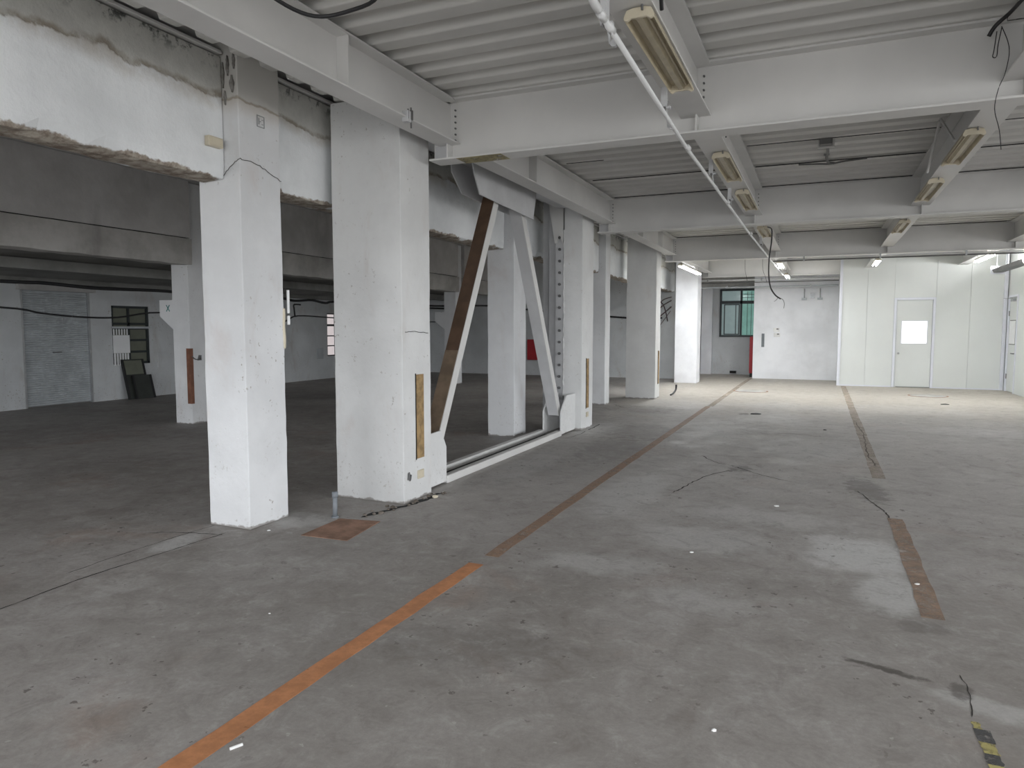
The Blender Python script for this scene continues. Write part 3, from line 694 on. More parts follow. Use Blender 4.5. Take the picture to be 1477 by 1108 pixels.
for x, nm in ((-3.30, 'front'), (-3.56, 'back')):
    MB().prism([(6.55, 3.25), (6.62, 3.08), (6.75, 2.89), (8.24, 2.84), (8.36, 3.25)] if x > -3.4 else [(6.60, 3.25), (6.62, 3.12), (6.85, 2.93), (8.2, 2.89), (8.38, 3.25)], 'x', x-.008, x+.008).build('top_gusset', M['steel_grey'], br, .002)
    MB().prism([(5.58, .02), (5.58, .52), (5.88, .53), (5.98, .36), (5.98, .02)], 'x', x-.01, x+.01).build('base_gusset', M['plaster_steel'], br, .002)
    MB().prism([(9.92, .02), (9.92, .55), (9.52, .55), (9.30, .34), (9.30, .02)], 'x', x-.01, x+.01).build('base_gusset', M['plaster_steel'], br, .002)
MB().box(-3.36, -3.28, 5.98, 9.30, .0, .075).build('base_rail', M['steel'], br, .006)
MB().box(-3.62, -3.54, 6.30, 9.30, .0, .075).build('base_rail', M['steel'], br, .006)
MB().box(-3.54, -3.36, 6.02, 9.30, .0, .012).build('trough_shade', M['gap'], br)  # dark strip standing in for the shaded trough between the rails
for k, (ya, yb_) in enumerate(((5.62, 9.92), )):
    t = empty('header_beam', (-3.43, 7.9, 3.25)); m = MB(); ibeam_y(m, 5.62, 9.92, -3.43, 3.25, 3.425, .3); m.build('profile', M['steel_grey'], t)
    tag(t, 'short steel header beam hidden behind the girder above the V brace', 'beam')

# ------------------------------------------------------------------ lamps
def lamp(x, y0, y1, z, label, lit=False, wd=.075, mat=None, drop=True, hang=0.0):
    e = empty('fluorescent_lamp', (x, (y0+y1)/2, z)); tag(e, label, 'lamp', 'twin tube ceiling lamps')
    pl = [(-wd, 0), (-wd*.97, .006), (-wd*.84, .040), (-wd*.45, .044), (-wd*.20, .008), (wd*.20, .008), (wd*.45, .044), (wd*.84, .040), (wd*.97, .006), (wd, 0)]
    if lit: pl = [(-wd*.5, .02), (-wd*.4, .045), (wd*.4, .045), (wd*.5, .02)]
    poly = [(x+a, z+b) for a, b in pl]+[(x+a*1.04, z+b+.004) for a, b in reversed(pl)]
    MB().prism(poly, 'y', y0+.02, y1-.02).build('reflector', mat or M['reflector'], e)
    MB().box(x-.035, x+.035, y0+.01, y1-.01, z+.030, 3.060 if hang == 0 else z+.06).build('housing', M['cream'], e, .003)
    wf = wd; wd = wd*(.6 if lit else 1)
    for y, s in ((y0, 1), (y1, -1)):
        MB().prism([(x-wd*1.03, z+.000), (x-wd*1.03, z+.014), (x-wd*.85, z+.044), (x-wd*.4, z+.052), (x+wd*.4, z+.052), (x+wd*.85, z+.044), (x+wd*1.03, z+.014), (x+wd*1.03, z+.000), (x+wd*.80, z-.008), (x+wd*.55, z+.004), (x-wd*.55, z+.004), (x-wd*.80, z-.008)], 'y', y, y+s*.018).build('end_cap', M['cream'], e, .002)
    wd = wf
    m = MB(); m.tube([(x+.02, y0-.01, z+.03), (x+.02, y0-.01, z+.062)], .006, 6); m.tube([(x+.02, y0-.01, z+.058), (x+.02, y0-.01, z+.066)], .014, 6); m.build('screw', M['steel_dark'], e)
    if hang:
        for y in (y0+.15, y1-.15): m = MB(); m.tube([(x, y, z+.055), (x, y, hang)], .004, 5); m.build('hanger_rod', M['metal'], e)
    if lit:
        for sx in (-1, 1):
            m = MB(); m.tube([(x+sx*wd*.4, y0+.03, z-.004), (x+sx*wd*.4, y1-.03, z-.004)], .013, 8); m.build('tube', M['tube'], e, 0, True)
        l = bpy.data.lights.new('lamp_light', 'AREA'); l.shape = 'RECTANGLE'; l.size = .14; l.size_y = (y1-y0); l.energy = LAMP_W*(y1-y0)/1.2; l.color = (.94, .975, 1.0)
        lo = bpy.data.objects.new('lamp_light', l); COL.objects.link(lo); lo.parent = e; lo.matrix_parent_inverse = e.matrix_world.inverted(); lo.location = (x, (y0+y1)/2, z-.03)
    return e
lamp(-.86, 3.52, 4.70, 3.005, 'nearest cream twin tube lamp without tubes, above the white pipe', wd=.072)
lamp(-.86, 6.60, 7.72, 3.005, 'first cream lamp on the left joist in the second bay')
lamp(-.86, 8.45, 9.65, 3.005, 'second cream lamp on the left joist in the second bay')
lamp(-.86, 11.45, 12.6, 3.005, 'tubeless lamp on the left joist in the third bay with a cable hanging from it')
lamp(1.05, 6.62, 7.75, 3.005, 'first cream lamp on the right joist in the second bay')
lamp(1.05, 8.62, 9.80, 3.005, 'second cream lamp on the right joist in the second bay')
lamp(1.05, 11.65, 12.85, 3.005, 'cream lamp on the right joist in the third bay')
wm = M['white']
lamp(-2.93, 16.2, 18.9, 2.90, 'long lit lamp beside the farthest pier', True, .09, wm, hang=3.06)
lamp(-.84, 15.95, 17.1, 2.86, 'lit lamp at the end of the left joist, nearer of the pair', True, .08, wm, hang=3.06)
lamp(-.84, 19.3, 20.4, 2.84, 'lit lamp at the end of the left joist, farther of the pair', True, .08, wm, hang=3.06)
lamp(1.02, 16.1, 17.3, 2.86, 'lit lamp in front of the pale panelled wall, above the door', True, .08, wm, hang=3.06)
lamp(2.92, 15.9, 17.5, 2.88, 'lit lamp near the right corner of the panelled wall', True, .09, wm, hang=3.06)
e = empty('tray_lamp', (3.75, 18.6, 2.85)); tag(e, 'dark metal tray lamp hung on rods at the right edge by the corner door', 'lamp')
MB().prism([(3.66, 2.80), (3.84, 2.80), (3.88, 2.88), (3.86, 2.885), (3.82, 2.81), (3.68, 2.81), (3.64, 2.885), (3.62, 2.88)], 'y', 17.2, 19.8).build('tray', M['steel_dark'], e)
MB().box(3.60, 3.90, 19.8, 19.82, 2.77, 2.95).build('end_plate', M['trim'], e)
for sx in (-.05, .05): m = MB(); m.tube([(3.75+sx, 17.3, 2.87), (3.75+sx, 19.7, 2.87)], .013); m.build('tube', M['tube'], e)
for y in (17.4, 18.4, 19.5): m = MB(); m.tube([(3.66, y, 2.88), (3.66, y, 3.52)], .005, 5); m.tube([(3.84, y, 2.88), (3.84, y, 3.52)], .005, 5); m.build('hanger_rod', M['metal'], e)
l = bpy.data.lights.new('lamp_light', 'AREA'); l.shape = 'RECTANGLE'; l.size = .14; l.size_y = 2.4; l.energy = LAMP_W*1.6
lo = bpy.data.objects.new('lamp_light', l); COL.objects.link(lo); lo.parent = e; lo.matrix_parent_inverse = e.matrix_world.inverted(); lo.location = (3.75, 18.5, 2.93)
lo.rotation_euler = (0, math.radians(100), 0)

# ------------------------------------------------------------------ pipes and conduits
e = empty('sprinkler_pipe', (-.93, 10, 2.83)); tag(e, 'long white pipe running the length of the ceiling beside the left lamps', 'pipe')
m = MB(); m.tube([(-.905, 2.96, 2.845), (-.93, 5.3, 2.80), (-.94, 10.4, 2.80), (-.93, 19.4, 2.86)], .0135, 12); m.build('pipe_run', M['pipe'], e, 0, True)
m = MB(); m.tube(smooth_path([(-.905, 3.0, 2.845), (-.905, 2.93, 2.85), (-.905, 2.885, 2.89), (-.905, 2.88, 3.0), (-.905, 2.88, 3.06)]), .018, 12); m.build('elbow', M['pipe'], e, 0, True)
for y in (3.06, 3.2, 5.3, 7.7, 10.35, 14.0, 17.0):
    z = 2.845 if y < 4 else (2.80 if y < 12 else 2.80+(y-10.4)/9*.06)
    x = -.907-.012*min(1, (y-2.9)/2.4)
    m = MB(); m.tube([(x, y-.035, z), (x, y+.035, z)], .0185, 12); m.build('coupling', M['pipe'], e, 0, True)
for y in (3.36, 4.75, 6.9, 8.35, 12.9, 17.8):
    z = 2.84 if y < 4 else (2.81 if y < 12 else 2.82)
    m = MB(); m.box(-1.0, -.965, y-.02, y+.02, 2.93, 3.062); m.box(-1.0, -.94, y-.015, y+.015, 2.925, 2.94); m.tube([(-.955, y, z), (-.97, y, 2.94)], .006, 6); m.tube([(-.935, y-.012, z), (-.935, y+.012, z)], .0175, 10)
    m.build('hanger', M['steel_grey'], e)
    m = MB(); m.tube([(-.975, y-.03, 2.925), (-.975, y+.03, 2.925)], .012, 6); m.build('clamp_nut', M['steel_dark'], e)
# conduits clipped along the third cross beam
e = empty('conduit', (1.5, 15.36, 2.87)); tag(e, 'pair of thin conduits along the underside of the third cross beam', 'pipe')
m = MB(); m.tube([(-.85, 15.38, 2.885), (4.1, 15.38, 2.885)], .014, 8); m.build('upper_tube', M['steel'], e)
m = MB(); m.tube([(-.95, 15.36, 2.855), (4.1, 15.36, 2.850)], .014, 8); m.build('lower_tube', M['steel_dark'], e)
for x in (-.35, 1.0, 2.4, 3.7): MB().box(x-.015, x+.015, 15.34, 15.41, 2.835, 2.929).build('clip', M['metal'], e)
# conduits across the far recess
def conduit(x0, x1, y, z, r, mat, lab, drops=(), clips=()):
    e = empty('conduit', (x0, y, z)); tag(e, lab, 'pipe')
    m = MB(); m.tube([(x0, y, z), (x1, y, z)], r, 8); m.build('tube_run', mat, e)
    for x in clips: MB().box(x-.02, x+.02, y-.03, y+.06, z-.03, z+.05).build('clip', M['metal'], e)
    return e
conduit(-3.6, .42, 21.6, 2.90, .022, M['pipe'], 'upper white conduit across the far recess', clips=(-3.1, -1.6))
conduit(-3.6, .42, 21.7, 2.83, .012, M['steel_dark'], 'thin dark conduit just under the upper one across the far recess')
conduit(-3.35, .42, 22.0, 2.715, .024, M['shutter'], 'lower white conduit across the far recess', clips=(-2.6, -.3))  # white conduit; the shadow under it is put into its grey colour
for x, lab in ((-.47, 'left conduit drop with a small box on the white far wall'), (-.05, 'right conduit drop with a small box on the white far wall')):
    e = empty('conduit_drop', (x, 22.47, 2.35)); tag(e, lab, 'pipe')
    m = MB(); m.tube([(x, 22.46, 2.66), (x, 22.46, 2.39)], .016, 8); m.build('tube_run', M['metal'], e)
    MB().box(x-.07, x+.07, 22.44, 22.498, 2.33, 2.39).build('outlet_box', M['shutter'], e, .003)
m = MB().box(-.30, -.19, 22.45, 22.498, 2.38, 2.53).build('wall_box', M['metal'], None, .003); tag(m, 'small grey box between the two conduit drops', 'box')
o = MB().box(-1.62, -1.54, 22.485, 22.499, .95, 1.35).build('pull_plate', M['pvc'], None, .002); tag(o, 'upright grey metal plate near the left edge of the white far wall', 'plate')
for i, (a, b, c, g, lab) in enumerate([(-1.30, -1.12, 1.40, 1.52, 'upper white notice taped to the white far wall'), (-1.28, -1.10, 1.25, 1.37, 'lower white notice taped to the white far wall')]):
    e = empty('paper_notice', (a, 22.49, c)); tag(e, lab, 'notice')
    MB().box(a, b, 22.49, 22.498, c, g).build('sheet', M['paper'], e)
    MB().box(a+.09, b-.03, 22.486, 22.490, g-.05, g-.02).build('print', M['ink'], e)
e = empty('red_cabinet', (-1.95, 23.2, 0)); tag(e, 'red cabinet edge beside the white far wall below the dark window', 'cabinet')
MB().box(-2.0, -1.88, 23.0, 23.4, .12, 1.25).build('body', M['red'], e, .006); MB().box(-1.985, -1.90, 23.02, 23.38, 0, .12).build('plinth', M['board'], e)
MB().box(-2.006, -2.0, 23.05, 23.35, .2, 1.2).build('cabinet_door', M['red'], e)
o = MB().box(-2.70, -2.5, 24.12, 24.19, .04, .12).build('wall_vent', M['gap']); tag(o, 'small black opening at the foot of the recess wall', 'vent')
o = MB().box(-8.68, -8.06, 21.20, 21.298, .49, 1.15).build('fire_panel', M['red'], None, .008); tag(o, 'red metal box on the back wall of the old hall, behind the brace', 'box')

# ------------------------------------------------------------------ cables
def cable(pts, r, lab, name='cable', mat=None, sub=5):
    m = MB(); m.tube(smooth_path(pts, sub), r, 6); o = m.build(name, mat or M['dark'], None, 0, True); tag(o, lab, 'cable'); return o
cable([(-2.62, 2.3, 3.40), (-2.57, 2.62, 3.2), (-2.50, 2.86, 3.11), (-2.42, 3.04, 3.09), (-2.25, 3.1, 3.11), (-2.05, 3.07, 3.14), (-1.9, 2.9, 3.25), (-1.8, 2.6, 3.42)], .010, 'thin black cable loop hanging under the deck at the top left')
hc = cable([(-.80, 11.5, 3.03), (-.74, 11.7, 3.02), (-.75, 11.9, 2.85), (-.78, 11.95, 2.6), (-.78, 11.95, 2.35), (-.75, 12.0, 2.15), (-.68, 12.05, 2.03), (-.60, 12.1, 1.97)], .011, 'black cable hanging down from the third bay lamp')
fr = cable([(-.62, 12.08, 1.985), (-.57, 12.1, 1.96), (-.545, 12.1, 1.90), (-.55, 12.1, 1.82)], .004, 'frayed wire end below the hanging black cable')
fr.parent = hc; fr.name = 'frayed_strand'; del fr['category']; del fr['label']
fr = cable([(-.64, 12.08, 1.99), (-.67, 12.1, 1.95), (-.70, 12.1, 1.93)], .003, 'short frayed strand beside the hanging cable end')
fr.parent = hc; fr.name = 'frayed_strand'; del fr['category']; del fr['label']
cable([(-1.815, 19, 3.44), (-1.81, 19, 3.06), (-1.80, 19, 2.93), (-1.77, 19, 2.80), (-1.75, 19, 2.70)], .005, 'left thin wire dangling below the third cross beam')
cable([(-1.395, 19, 3.44), (-1.39, 19, 3.06), (-1.37, 19, 2.93), (-1.32, 19, 2.80), (-1.28, 19, 2.66)], .005, 'right thin wire dangling below the third cross beam')
cable([(-11, -2, 2.24), (-11, 3, 2.18), (-11, 6.58, 2.19), (-11, 7.2, 2.20), (-11, 8.0, 2.165), (-11, 8.6, 2.17), (-11, 9.45, 2.18), (-11, 10.8, 2.14), (-11, 12.4, 2.17), (-11, 12.9, 2.13), (-11, 13.5, 2.165), (-11, 14.0, 2.115), (-11, 14.6, 2.16), (-11, 18, 2.12), (-11, 21.2, 2.15)], .030, 'thick black cable strung across the old hall under the low ceiling', 'thick_cable')
cable([(-11, -2, 1.9), (-11, 4, 1.88), (-11, 6.56, 1.81), (-11, 7.16, 1.735), (-11, 7.83, 1.685), (-11, 8.45, 1.69), (-11, 9.3, 1.79), (-11, 10.8, 1.70), (-11, 12.43, 1.65), (-11, 13.0, 1.79), (-11, 14.4, 1.76), (-11, 17, 1.7), (-11, 21.2, 1.72)], .016, 'thinner black cable sagging across the old hall in front of the shutter')
cable([(-11, 12.9, 1.79), (-11, 12.88, 1.95), (-11, 12.87, 2.03), (-11, 12.95, 2.05), (-11, 13.1, 2.045)], .018, 'short black cable hook rising from the sagging cable')
cable([(-9.46, 14.5, 2.12), (-9.46, 16.1, 2.10), (-9.46, 17.0, 2.11), (-9.4, 19.4, 2.19), (-9.2, 20.6, 2.20), (-8.6, 21.2, 2.10), (-7.0, 21.24, 1.95), (-5.0, 21.24, 1.80), (-4.35, 21.24, 1.82)], .030, 'thick black cable seen behind the brace along the back of the old hall', 'thick_cable')
for k, (pts, r) in enumerate([([(-4.22, 19.0, 2.30), (-4.20, 19.6, 2.28), (-4.15, 20.3, 2.20), (-4.15, 20.8, 1.95), (-4.2, 21.31, 1.72)], .016),
                              ([(-4.20, 18.6, 1.82), (-4.15, 19.4, 1.95), (-4.12, 20.2, 2.15), (-4.1, 21.31, 2.33)], .016),
                              ([(-4.22, 18.8, 1.70), (-4.18, 19.6, 1.76), (-4.12, 20.4, 1.95), (-4.1, 21.31, 2.14)], .018),
                              ([(-4.22, 18.9, 1.92), (-4.16, 19.5, 2.10), (-4.12, 20.3, 2.32), (-4.1, 21.31, 2.43)], .014),
                              ([(-4.20, 19.0, 1.60), (-4.16, 19.5, 1.48), (-4.14, 19.9, 1.58), (-4.12, 21.31, 2.02)], .010)]):
    cable(pts, r, ['topmost', 'second from top', 'thickest', 'uppermost slanting', 'lowest looping'][k] + ' dark cable in the tangle left of the farthest pier', 'cable', simple('maroon_cable', (.05, .02, .022), .6) if k == 0 else bpy.data.materials['maroon_cable'])
# junction box with conduit on the second bay ceiling
e = empty('ceiling_box', (-.02, 8.07, 3.43)); tag(e, 'small dark ceiling box with a conduit tail in the second bay', 'box')
MB().box(-.07, .05, 8.03, 8.12, 3.37, 3.431).build('box_body', M['steel_dark'], e, .004)
MB().box(-.09, .07, 8.12, 8.15, 3.355, 3.431).build('box_rim', M['steel'], e)
m = MB(); m.tube(smooth_path([(0, 8.15, 3.39), (.01, 8.5, 3.40), (.0, 8.8, 3.40), (.02, 9.05, 3.40), (.08, 9.12, 3.40)]), .015, 8); m.build('tail', M['steel_dark'], e)
m = MB(); m.tube(smooth_path([(-.30, 9.14, 3.42), (-.1, 9.14, 3.41), (.05, 9.12, 3.395), (.2, 9.11, 3.41), (.42, 9.10, 3.42)]), [.010]*20+[.010], 6); m.build('side_cable', M['steel_dark'], e)
for y in (8.3, 8.75): MB().box(-.03, .03, y-.01, y+.01, 3.41, 3.431).build('saddle', M['metal'], e)
# wires in the upper right corner
cable([(1.02, 5.0, 3.40), (.99, 5.25, 3.40), (.93, 5.33, 3.36), (.90, 5.36, 3.31)], .012, 'dark cable end at the top right joist')
cable([(.94, 5.35, 3.33), (.93, 5.35, 3.22), (.925, 5.35, 3.18), (.945, 5.35, 3.18), (.95, 5.35, 3.25), (.965, 5.35, 3.35)], .003, 'thin wire loop at the top right corner, left one')
cable([(.965, 5.36, 3.36), (1.0, 5.35, 3.26), (1.01, 5.35, 3.18), (.99, 5.34, 3.06), (.955, 5.3, 2.97), (.94, 5.3, 2.85), (.97, 5.3, 2.72), (.985, 5.3, 2.6)], .0025, 'long thin wire hanging from the top right corner')
o = MB().box(1.0, 1.30, 5.385, 5.40, 3.40, 3.43).build('dark_strip', M['gap'])
tag(o, 'dark strip end beside the top right joist', 'strip')
for k, (p, q) in enumerate([((.93, 8.3, 3.06), (.95, 7.75, 3.42)), ((.985, 7.1, 3.08), (.95, 7.70, 3.42))]):
    m = MB(); m.tube([p, q], .012, 6); o = m.build('stay_rod', M['steel'], None); tag(o, ['left', 'right'][k]+' one of two thin white stay rods on the right joist, second bay', 'rod')
cable([(-.80, 6.0, 3.42), (-.77, 6.05, 3.36), (-.775, 6.15, 3.25), (-.78, 6.3, 3.10)], .006, 'thin wire down the left joist at the start of the second bay')
m = MB(); m.tube([(-.76, 5.72, 3.41), (-.76, 5.72, 3.30)], .016, 8); o = m.build('cable_gland', M['dark']); tag(o, 'black cable gland above the first lamp of the second bay', 'gland')
cable([(-.775, 2.6, 3.42), (-.77, 3.0, 3.40), (-.775, 3.4, 3.30), (-.78, 3.62, 3.18), (-.785, 3.7, 3.10)], .010, 'black lead running down to the nearest lamp')
# beam clamp on the girder
e = empty('beam_clamp', (-2.86, 4.65, 3.06)); tag(e, 'small steel clamp on the girder flange above the broad pier', 'clamp')
MB().box(-2.90, -2.845, 4.62, 4.67, 3.03, 3.11).build('jaw', M['steel_grey'], e, .003)
m = MB(); m.tube([(-2.85, 4.67, 2.99), (-2.85, 4.67, 3.14)], .006, 6); m.tube([(-2.85, 4.63, 3.05), (-2.85, 4.63, 3.12)], .006, 6); m.build('stud', M['steel_dark'], e)
m = MB(); m.box(-2.855, -2.84, 4.66, 4.685, 3.05, 3.12); m.build('nut_plate', M['steel_dark'], e)
e = empty('junction_box', (-3.98, 3.88, 2.81)); tag(e, 'small cream junction box on the stained beam beside the nearest column', 'box')
MB().box(-4.0, -3.955, 3.80, 3.93, 2.78, 2.85).build('box_body', M['cream'], e, .006, False, 2); MB().box(-3.957, -3.950, 3.81, 3.92, 2.787, 2.843).build('lid', M['cream'], e, .003)

# ------------------------------------------------------------------ old hall clutter
def leaning(y0, y1, h, foot, lab, inner=True, tx=-13.585):
    e = empty('leaning_board', (-13.3, (y0+y1)/2, 0)); tag(e, lab, 'board')
    f = Vector((foot, 0, 0)); top = Vector((tx, 0, h))
    def P(y, t): p = f.lerp(top, t); return (p.x, y, p.z)
    m = MB(); m.obox(P((y0+y1)/2, 0), P((y0+y1)/2, 1), .02, y1-y0, (1,0,0)); m.build('panel', M['board'], e)
    for y in (y0+.02, y1-.02):
        q = Vector((.015, 0, 0)); m = MB(); m.obox(Vector(P(y, 0))+q, Vector(P(y, 1))+q, .03, .04, (1,0,0)); m.build('stile', M['dark'], e)
    if inner:
        q = Vector((.018, 0, 0)); m = MB(); m.obox(Vector(P((y0+y1)/2, .62))+q, Vector(P((y0+y1)/2, .97))+q, .02, (y1-y0)*.8, (1,0,0)); m.build('upper_pane', M['olive'], e)
leaning(10.45, 10.98, .84, -13.38, 'dark framed panel with an olive top leaning under the window beside the shutter')
leaning(10.58, 11.05, .50, -13.31, 'lower dark board leaning in front of the framed panel', False, -13.44)
o = MB().box(-13.598, -13.575, 11.38, 11.66, .64, .97).build('wall_hatch', M['plaster_wall'], None, .004); tag(o, 'small square hatch on the left wall right of the dull window', 'hatch')
o = MB().box(-13.598, -13.575, 16.86, 17.14, .60, .92).build('wall_hatch', M['shutter'], None, .004); tag(o, 'small grey hatch on the left wall beside the bright window', 'hatch')
# ------------------------------------------------------------------ floor things
def strip_crack(pts, wd, jit=.012, sub=6, mat='crack', name='crack', seed=1):
    r = random.Random(seed); P = smooth_path([(x, y, 0) for x, y in pts], sub); n = len(P); m = MB()
    for i, p in enumerate(P):
        d = (P[min(i+1, n-1)]-P[max(i-1, 0)]).normalized(); nrm = Vector((-d.y, d.x, 0))
        q = p+nrm*r.uniform(-jit, jit); w_ = wd*r.uniform(.35, 1)*(1 if 0 < i < n-1 else .15)
        a, b = q+nrm*w_/2, q-nrm*w_/2
        m.v += [(a.x, a.y, .0012), (b.x, b.y, .0012)]
    for i in range(n-1): m.f.append((2*i, 2*i+1, 2*i+3, 2*i+2))
    return m.build(name, M[mat], fl)
strip_crack([(-4.0, 2.0), (-3.99, 2.3), (-4.03, 2.8), (-4.0, 3.3), (-3.97, 3.85)], .012, .004, 12, seed=2)
strip_crack([(-4.2, 2.8), (-4.22, 3.2), (-4.22, 3.7), (-4.2, 3.97)], .008, .006, 8, seed=3)
strip_crack([(-4.5, 3.62), (-4.3, 3.72), (-4.05, 3.78), (-3.95, 3.80)], .012, .01, 6, seed=4)
strip_crack([(-1.24, 8.5), (-1.05, 8.15), (-.85, 8.0), (-.72, 7.85), (-.5, 7.6), (-.2, 7.35)], .014, .009, 6, seed=5)
strip_crack([(-.78, 7.8), (-1.0, 7.4), (-1.1, 7.0), (-1.15, 6.7), (-1.2, 6.45)], .016, .009, 6, seed=6)
strip_crack([(.56, 12.6), (.6, 11.0), (.56, 9.5), (.6, 8.6)], .02, .012, 12, seed=7)
strip_crack([(.36, 7.2), (.45, 6.8), (.52, 6.5), (.55, 6.25)], .014, .007, 8, seed=8)
strip_crack([(.60, 3.5), (.61, 3.38), (.60, 3.25), (.585, 3.12)], .006, .004, 4, seed=9)
strip_crack([(-3.12, 10.0), (-3.12, 10.3), (-3.14, 10.7)], .03, .005, 5, seed=10)
strip_crack([(-3.16, 9.1), (-3.1, 9.5), (-3.13, 9.9)], .012, .01, 5, seed=12)
strip_crack([(-1.0, 10.9), (-.7, 10.7), (-.3, 10.8), (.1, 10.6)], .012, .02, 6, seed=13)
strip_crack([(-3.7, 13.6), (-3.4, 13.2), (-3.1, 13.5)], .02, .02, 5, seed=14)
# broken trench at the foot of the broad pier
e = struct(strip_crack([(-3.30, 4.60), (-3.26, 4.8), (-3.20, 5.0), (-3.16, 5.2), (-3.14, 5.45), (-3.16, 5.58)], .085, .012, 5, 'gap', 'trench', 15)); 
r = random.Random(5)
for k in range(26):
    t = r.random(); y = 4.6+1.0*t; x = -3.30+.14*t+r.uniform(-.07, .07); s = r.uniform(.010, .028)
    if x < -3.19 and y > 5.07: x = -3.16
    bm = bmesh.new(); bmesh.ops.create_icosphere(bm, subdivisions=1, radius=s)
    for v in bm.verts: v.co *= r.uniform(.6, 1.1); v.co.z *= .6
    me = bpy.data.meshes.new('rubble_piece'); bm.to_mesh(me); bm.free(); me.materials.append(M['rubble'])
    o = bpy.data.objects.new('rubble_piece', me); COL.objects.link(o); o.location = (x, y, s*.35); o.parent = fl
o = MB().prism([(-3.42, 4.02), (-3.03, 4.04), (-3.10, 4.56), (-3.44, 4.50)], 'z', .0, .004).build('cover_plate', M['rust']); tag(o, 'rusty steel cover plate in the floor before the broad pier', 'plate')
e = empty('pipe_stub', (-3.50, 4.52, 0)); tag(e, 'short grey plastic pipe standing up from the floor by the broad pier', 'pipe')
m = MB(); m.tube([(-3.50, 4.52, 0), (-3.505, 4.53, .17)], .019, 12); m.build('pipe_body', M['pvc'], e, 0, True)
m = MB(); m.tube([(-3.505, 4.53, .16), (-3.506, 4.532, .205)], .024, 12); m.build('socket_end', M['pvc'], e, 0, True)
m = MB(); m.disc(-3.50, 4.52, 0, .014, .030, 12); m.build('collar', M['pvc'], e)
def mark(name, mat, x0, x1, y0, y1, lab, seg=14, amp=.008, cat='floor marking', seed=0):
    r = random.Random(seed); L, R = [], []
    for i in range(seg+1):
        y = y0+(y1-y0)*i/seg; L.append((x0+r.uniform(-amp, amp), y)); R.append((x1+r.uniform(-amp, amp), y))
    o = MB().prism(L+R[::-1], 'z', .0003, .0016).build(name, M[mat])
    if lab: tag(o, lab, cat)
    return o
mark('painted_line', 'orange', -2.03, -1.925, -1.0, 3.97, 'bright orange painted floor line in the left foreground', 24, .006, seed=1)
mark('painted_line', 'orange_worn', -2.00, -1.90, 4.14, 14.0, 'worn orange floor line continuing past the bright one', 40, .005, seed=2)
mark('painted_line', 'orange_faint', -1.97, -1.86, 14.0, 22.4, 'faint orange floor line ending at the far recess', 30, .005, seed=3)
mark('painted_line', 'orange_pale', .53, .64, 4.14, 6.25, 'short faded orange floor line on the right', 14, .006, seed=4)
mark('painted_line', 'orange_faint', .52, .64, 7.9, 20.4, 'long faint orange floor line running to the panelled wall', 50, .005, seed=5)
e = empty('hazard_tape', (.6, 2.9, 0)); tag(e, 'worn yellow and black hazard tape at the bottom right', 'tape')
for k, (a, b, mt) in enumerate([(2.55, 2.68, 'black_tape'), (2.68, 2.80, 'yellow'), (2.80, 2.87, 'black_tape'), (2.87, 2.945, 'yellow'), (2.945, 3.04, 'black_tape'), (3.04, 3.09, 'yellow')]):
    o = mark('tape_stripe', mt, .575, .625 if k < 5 else .60, a, b-.002, None, 4, .004, seed=20+k); o.parent = e; o.matrix_parent_inverse = e.matrix_world.inverted()
for x, y, rr, lab in ((2.24, 18.15, .40, 'round manhole cover in front of the panelled wall door'), (-1.5, 17.85, .40, 'round manhole cover near the far recess')):
    e = empty('manhole_cover', (x, y, 0)); tag(e, lab, 'manhole cover')
    MB().disc(x, y, 0, .004, rr, 36).build('rim', M['rust'], e); MB().disc(x, y, .004, .007, rr*.9, 36).build('lid', M['raw_beam'], e)
# litter
def chip(x, y, sx, sy, sz, mat, lab, rot=.4, cat='litter', name='litter_scrap'):
    r = random.Random(int(x*100+y*31)); bm = bmesh.new(); bmesh.ops.create_icosphere(bm, subdivisions=1, radius=1)
    for v in bm.verts:
        v.co *= r.uniform(.8, 1.1); v.co = Vector((v.co.x*sx, v.co.y*sy, max(-.4, v.co.z)*sz))
    me = bpy.data.meshes.new(name); bm.to_mesh(me); bm.free(); me.materials.append(mat)
    o = bpy.data.objects.new(name, me); COL.objects.link(o); o.location = (x, y, sz*.42); o.rotation_euler.z = rot; tag(o, lab, cat)
m = MB(); m.tube([(-1.885, 1.815, .006), (-1.865, 1.855, .006)], .0055, 8); o = m.build('cigarette_end', M['paper']); tag(o, 'white cigarette end beside the bright orange line', 'litter')
chip(-3.10, 5.42, .035, .025, .02, M['cream'], 'pale yellow crumpled scrap by the corner of the broad pier')
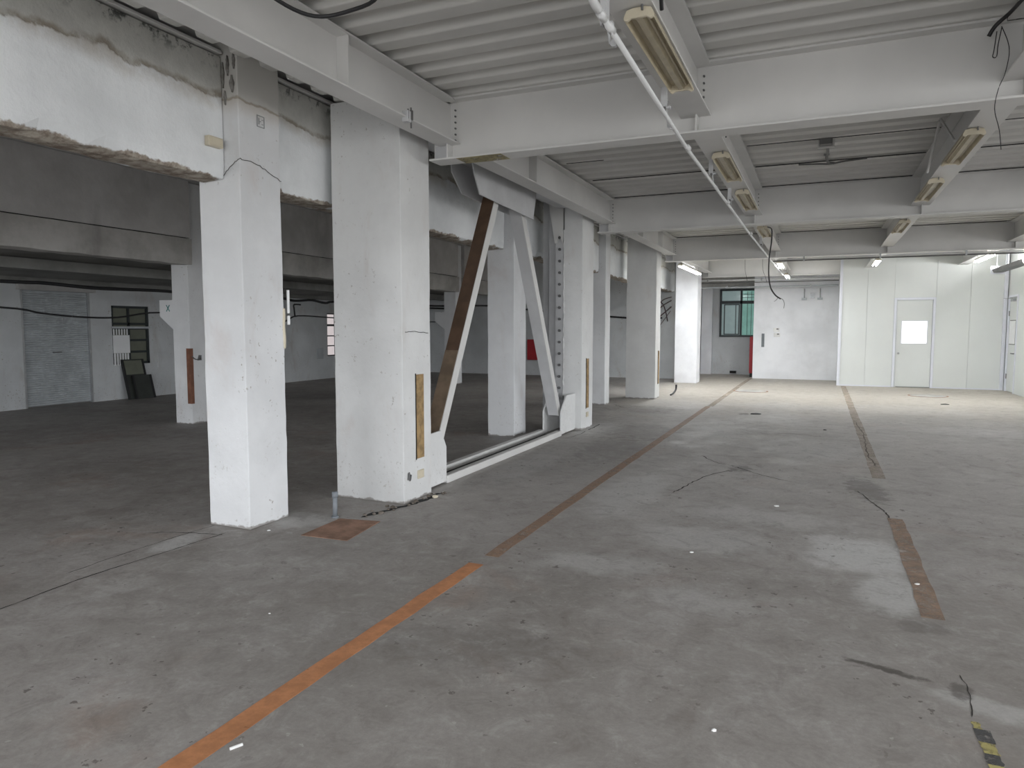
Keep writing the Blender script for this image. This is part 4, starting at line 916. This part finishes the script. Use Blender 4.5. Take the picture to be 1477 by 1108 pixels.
chip(-.32, 2.63, .011, .010, .007, M['paper'], 'small round white scrap in the middle foreground')
chip(-1.0, 13.05, .12, .07, .02, M['dark'], 'dark rag on the floor near the left faint line')
chip(.565, 4.67, .018, .012, .007, M['paper'], 'white chip on the short faded orange line')
chip(.95, 3.75, .014, .014, .008, M['board'], 'dark chip on the floor at the right edge')
chip(-.75, 4.75, .016, .01, .006, M['paper'], 'white fleck on the middle floor')
chip(-3.72, 4.02, .016, .01, .006, M['paper'], 'white fleck at the foot of the nearest column')
chip(-2.62, 2.82, .008, .006, .004, M['paper'], 'tiny white fleck on the left foreground floor')
chip(-.3, 6.3, .025, .018, .008, M['paper'], 'white scrap between the orange lines')
chip(2.3, 16.2, .10, .05, .015, M['board'], 'dark scrap in front of the panelled wall')
chip(.1, 11.4, .03, .03, .01, M['board'], 'small dark scrap right of the floor crack')
m = MB(); m.tube(smooth_path([(-3.04, 15.9, .02), (-3.0, 16.0, .05), (-2.98, 16.2, .12), (-2.98, 16.25, .22)]), .02, 8); o = m.build('pipe_stub', M['dark']); tag(o, 'short curved black hose rising from the floor by the fourth pier', 'hose')

# ------------------------------------------------------------------ groups of repeated things
G = {'concrete_column': 'white concrete columns of the old frame', 'corbelled_column': 'corbelled columns of the middle row', 'plastered_pier': 'plastered steel piers beside the new bay',
     'cross_beam': 'white steel cross beams', 'steel_joist': 'lengthwise steel joists', 'steel_girder': 'edge girder lengths above the piers', 'steel_channel': 'steel channels on the stained beams',
     'concrete_beam': 'concrete beams of the old frame', 'painted_line': 'orange painted floor lines', 'manhole_cover': 'round manhole covers', 'paper_notice': 'paper notices on the far wall',
     'leaning_board': 'boards leaning on the left wall', 'conduit_drop': 'conduit drops on the far wall', 'conduit': 'thin ceiling conduits', 'litter_scrap': 'scraps of litter on the floor',
     'wall_hatch': 'hatches on the left wall', 'stay_rod': 'stay rods on the right joist', 'cable': 'loose cables and wires', 'thick_cable': 'thick cables in the old hall'}
for o in bpy.data.objects:
    b = o.name.split('.')[0]
    if o.parent is None and b in G and 'category' in o: o['group'] = G[b]
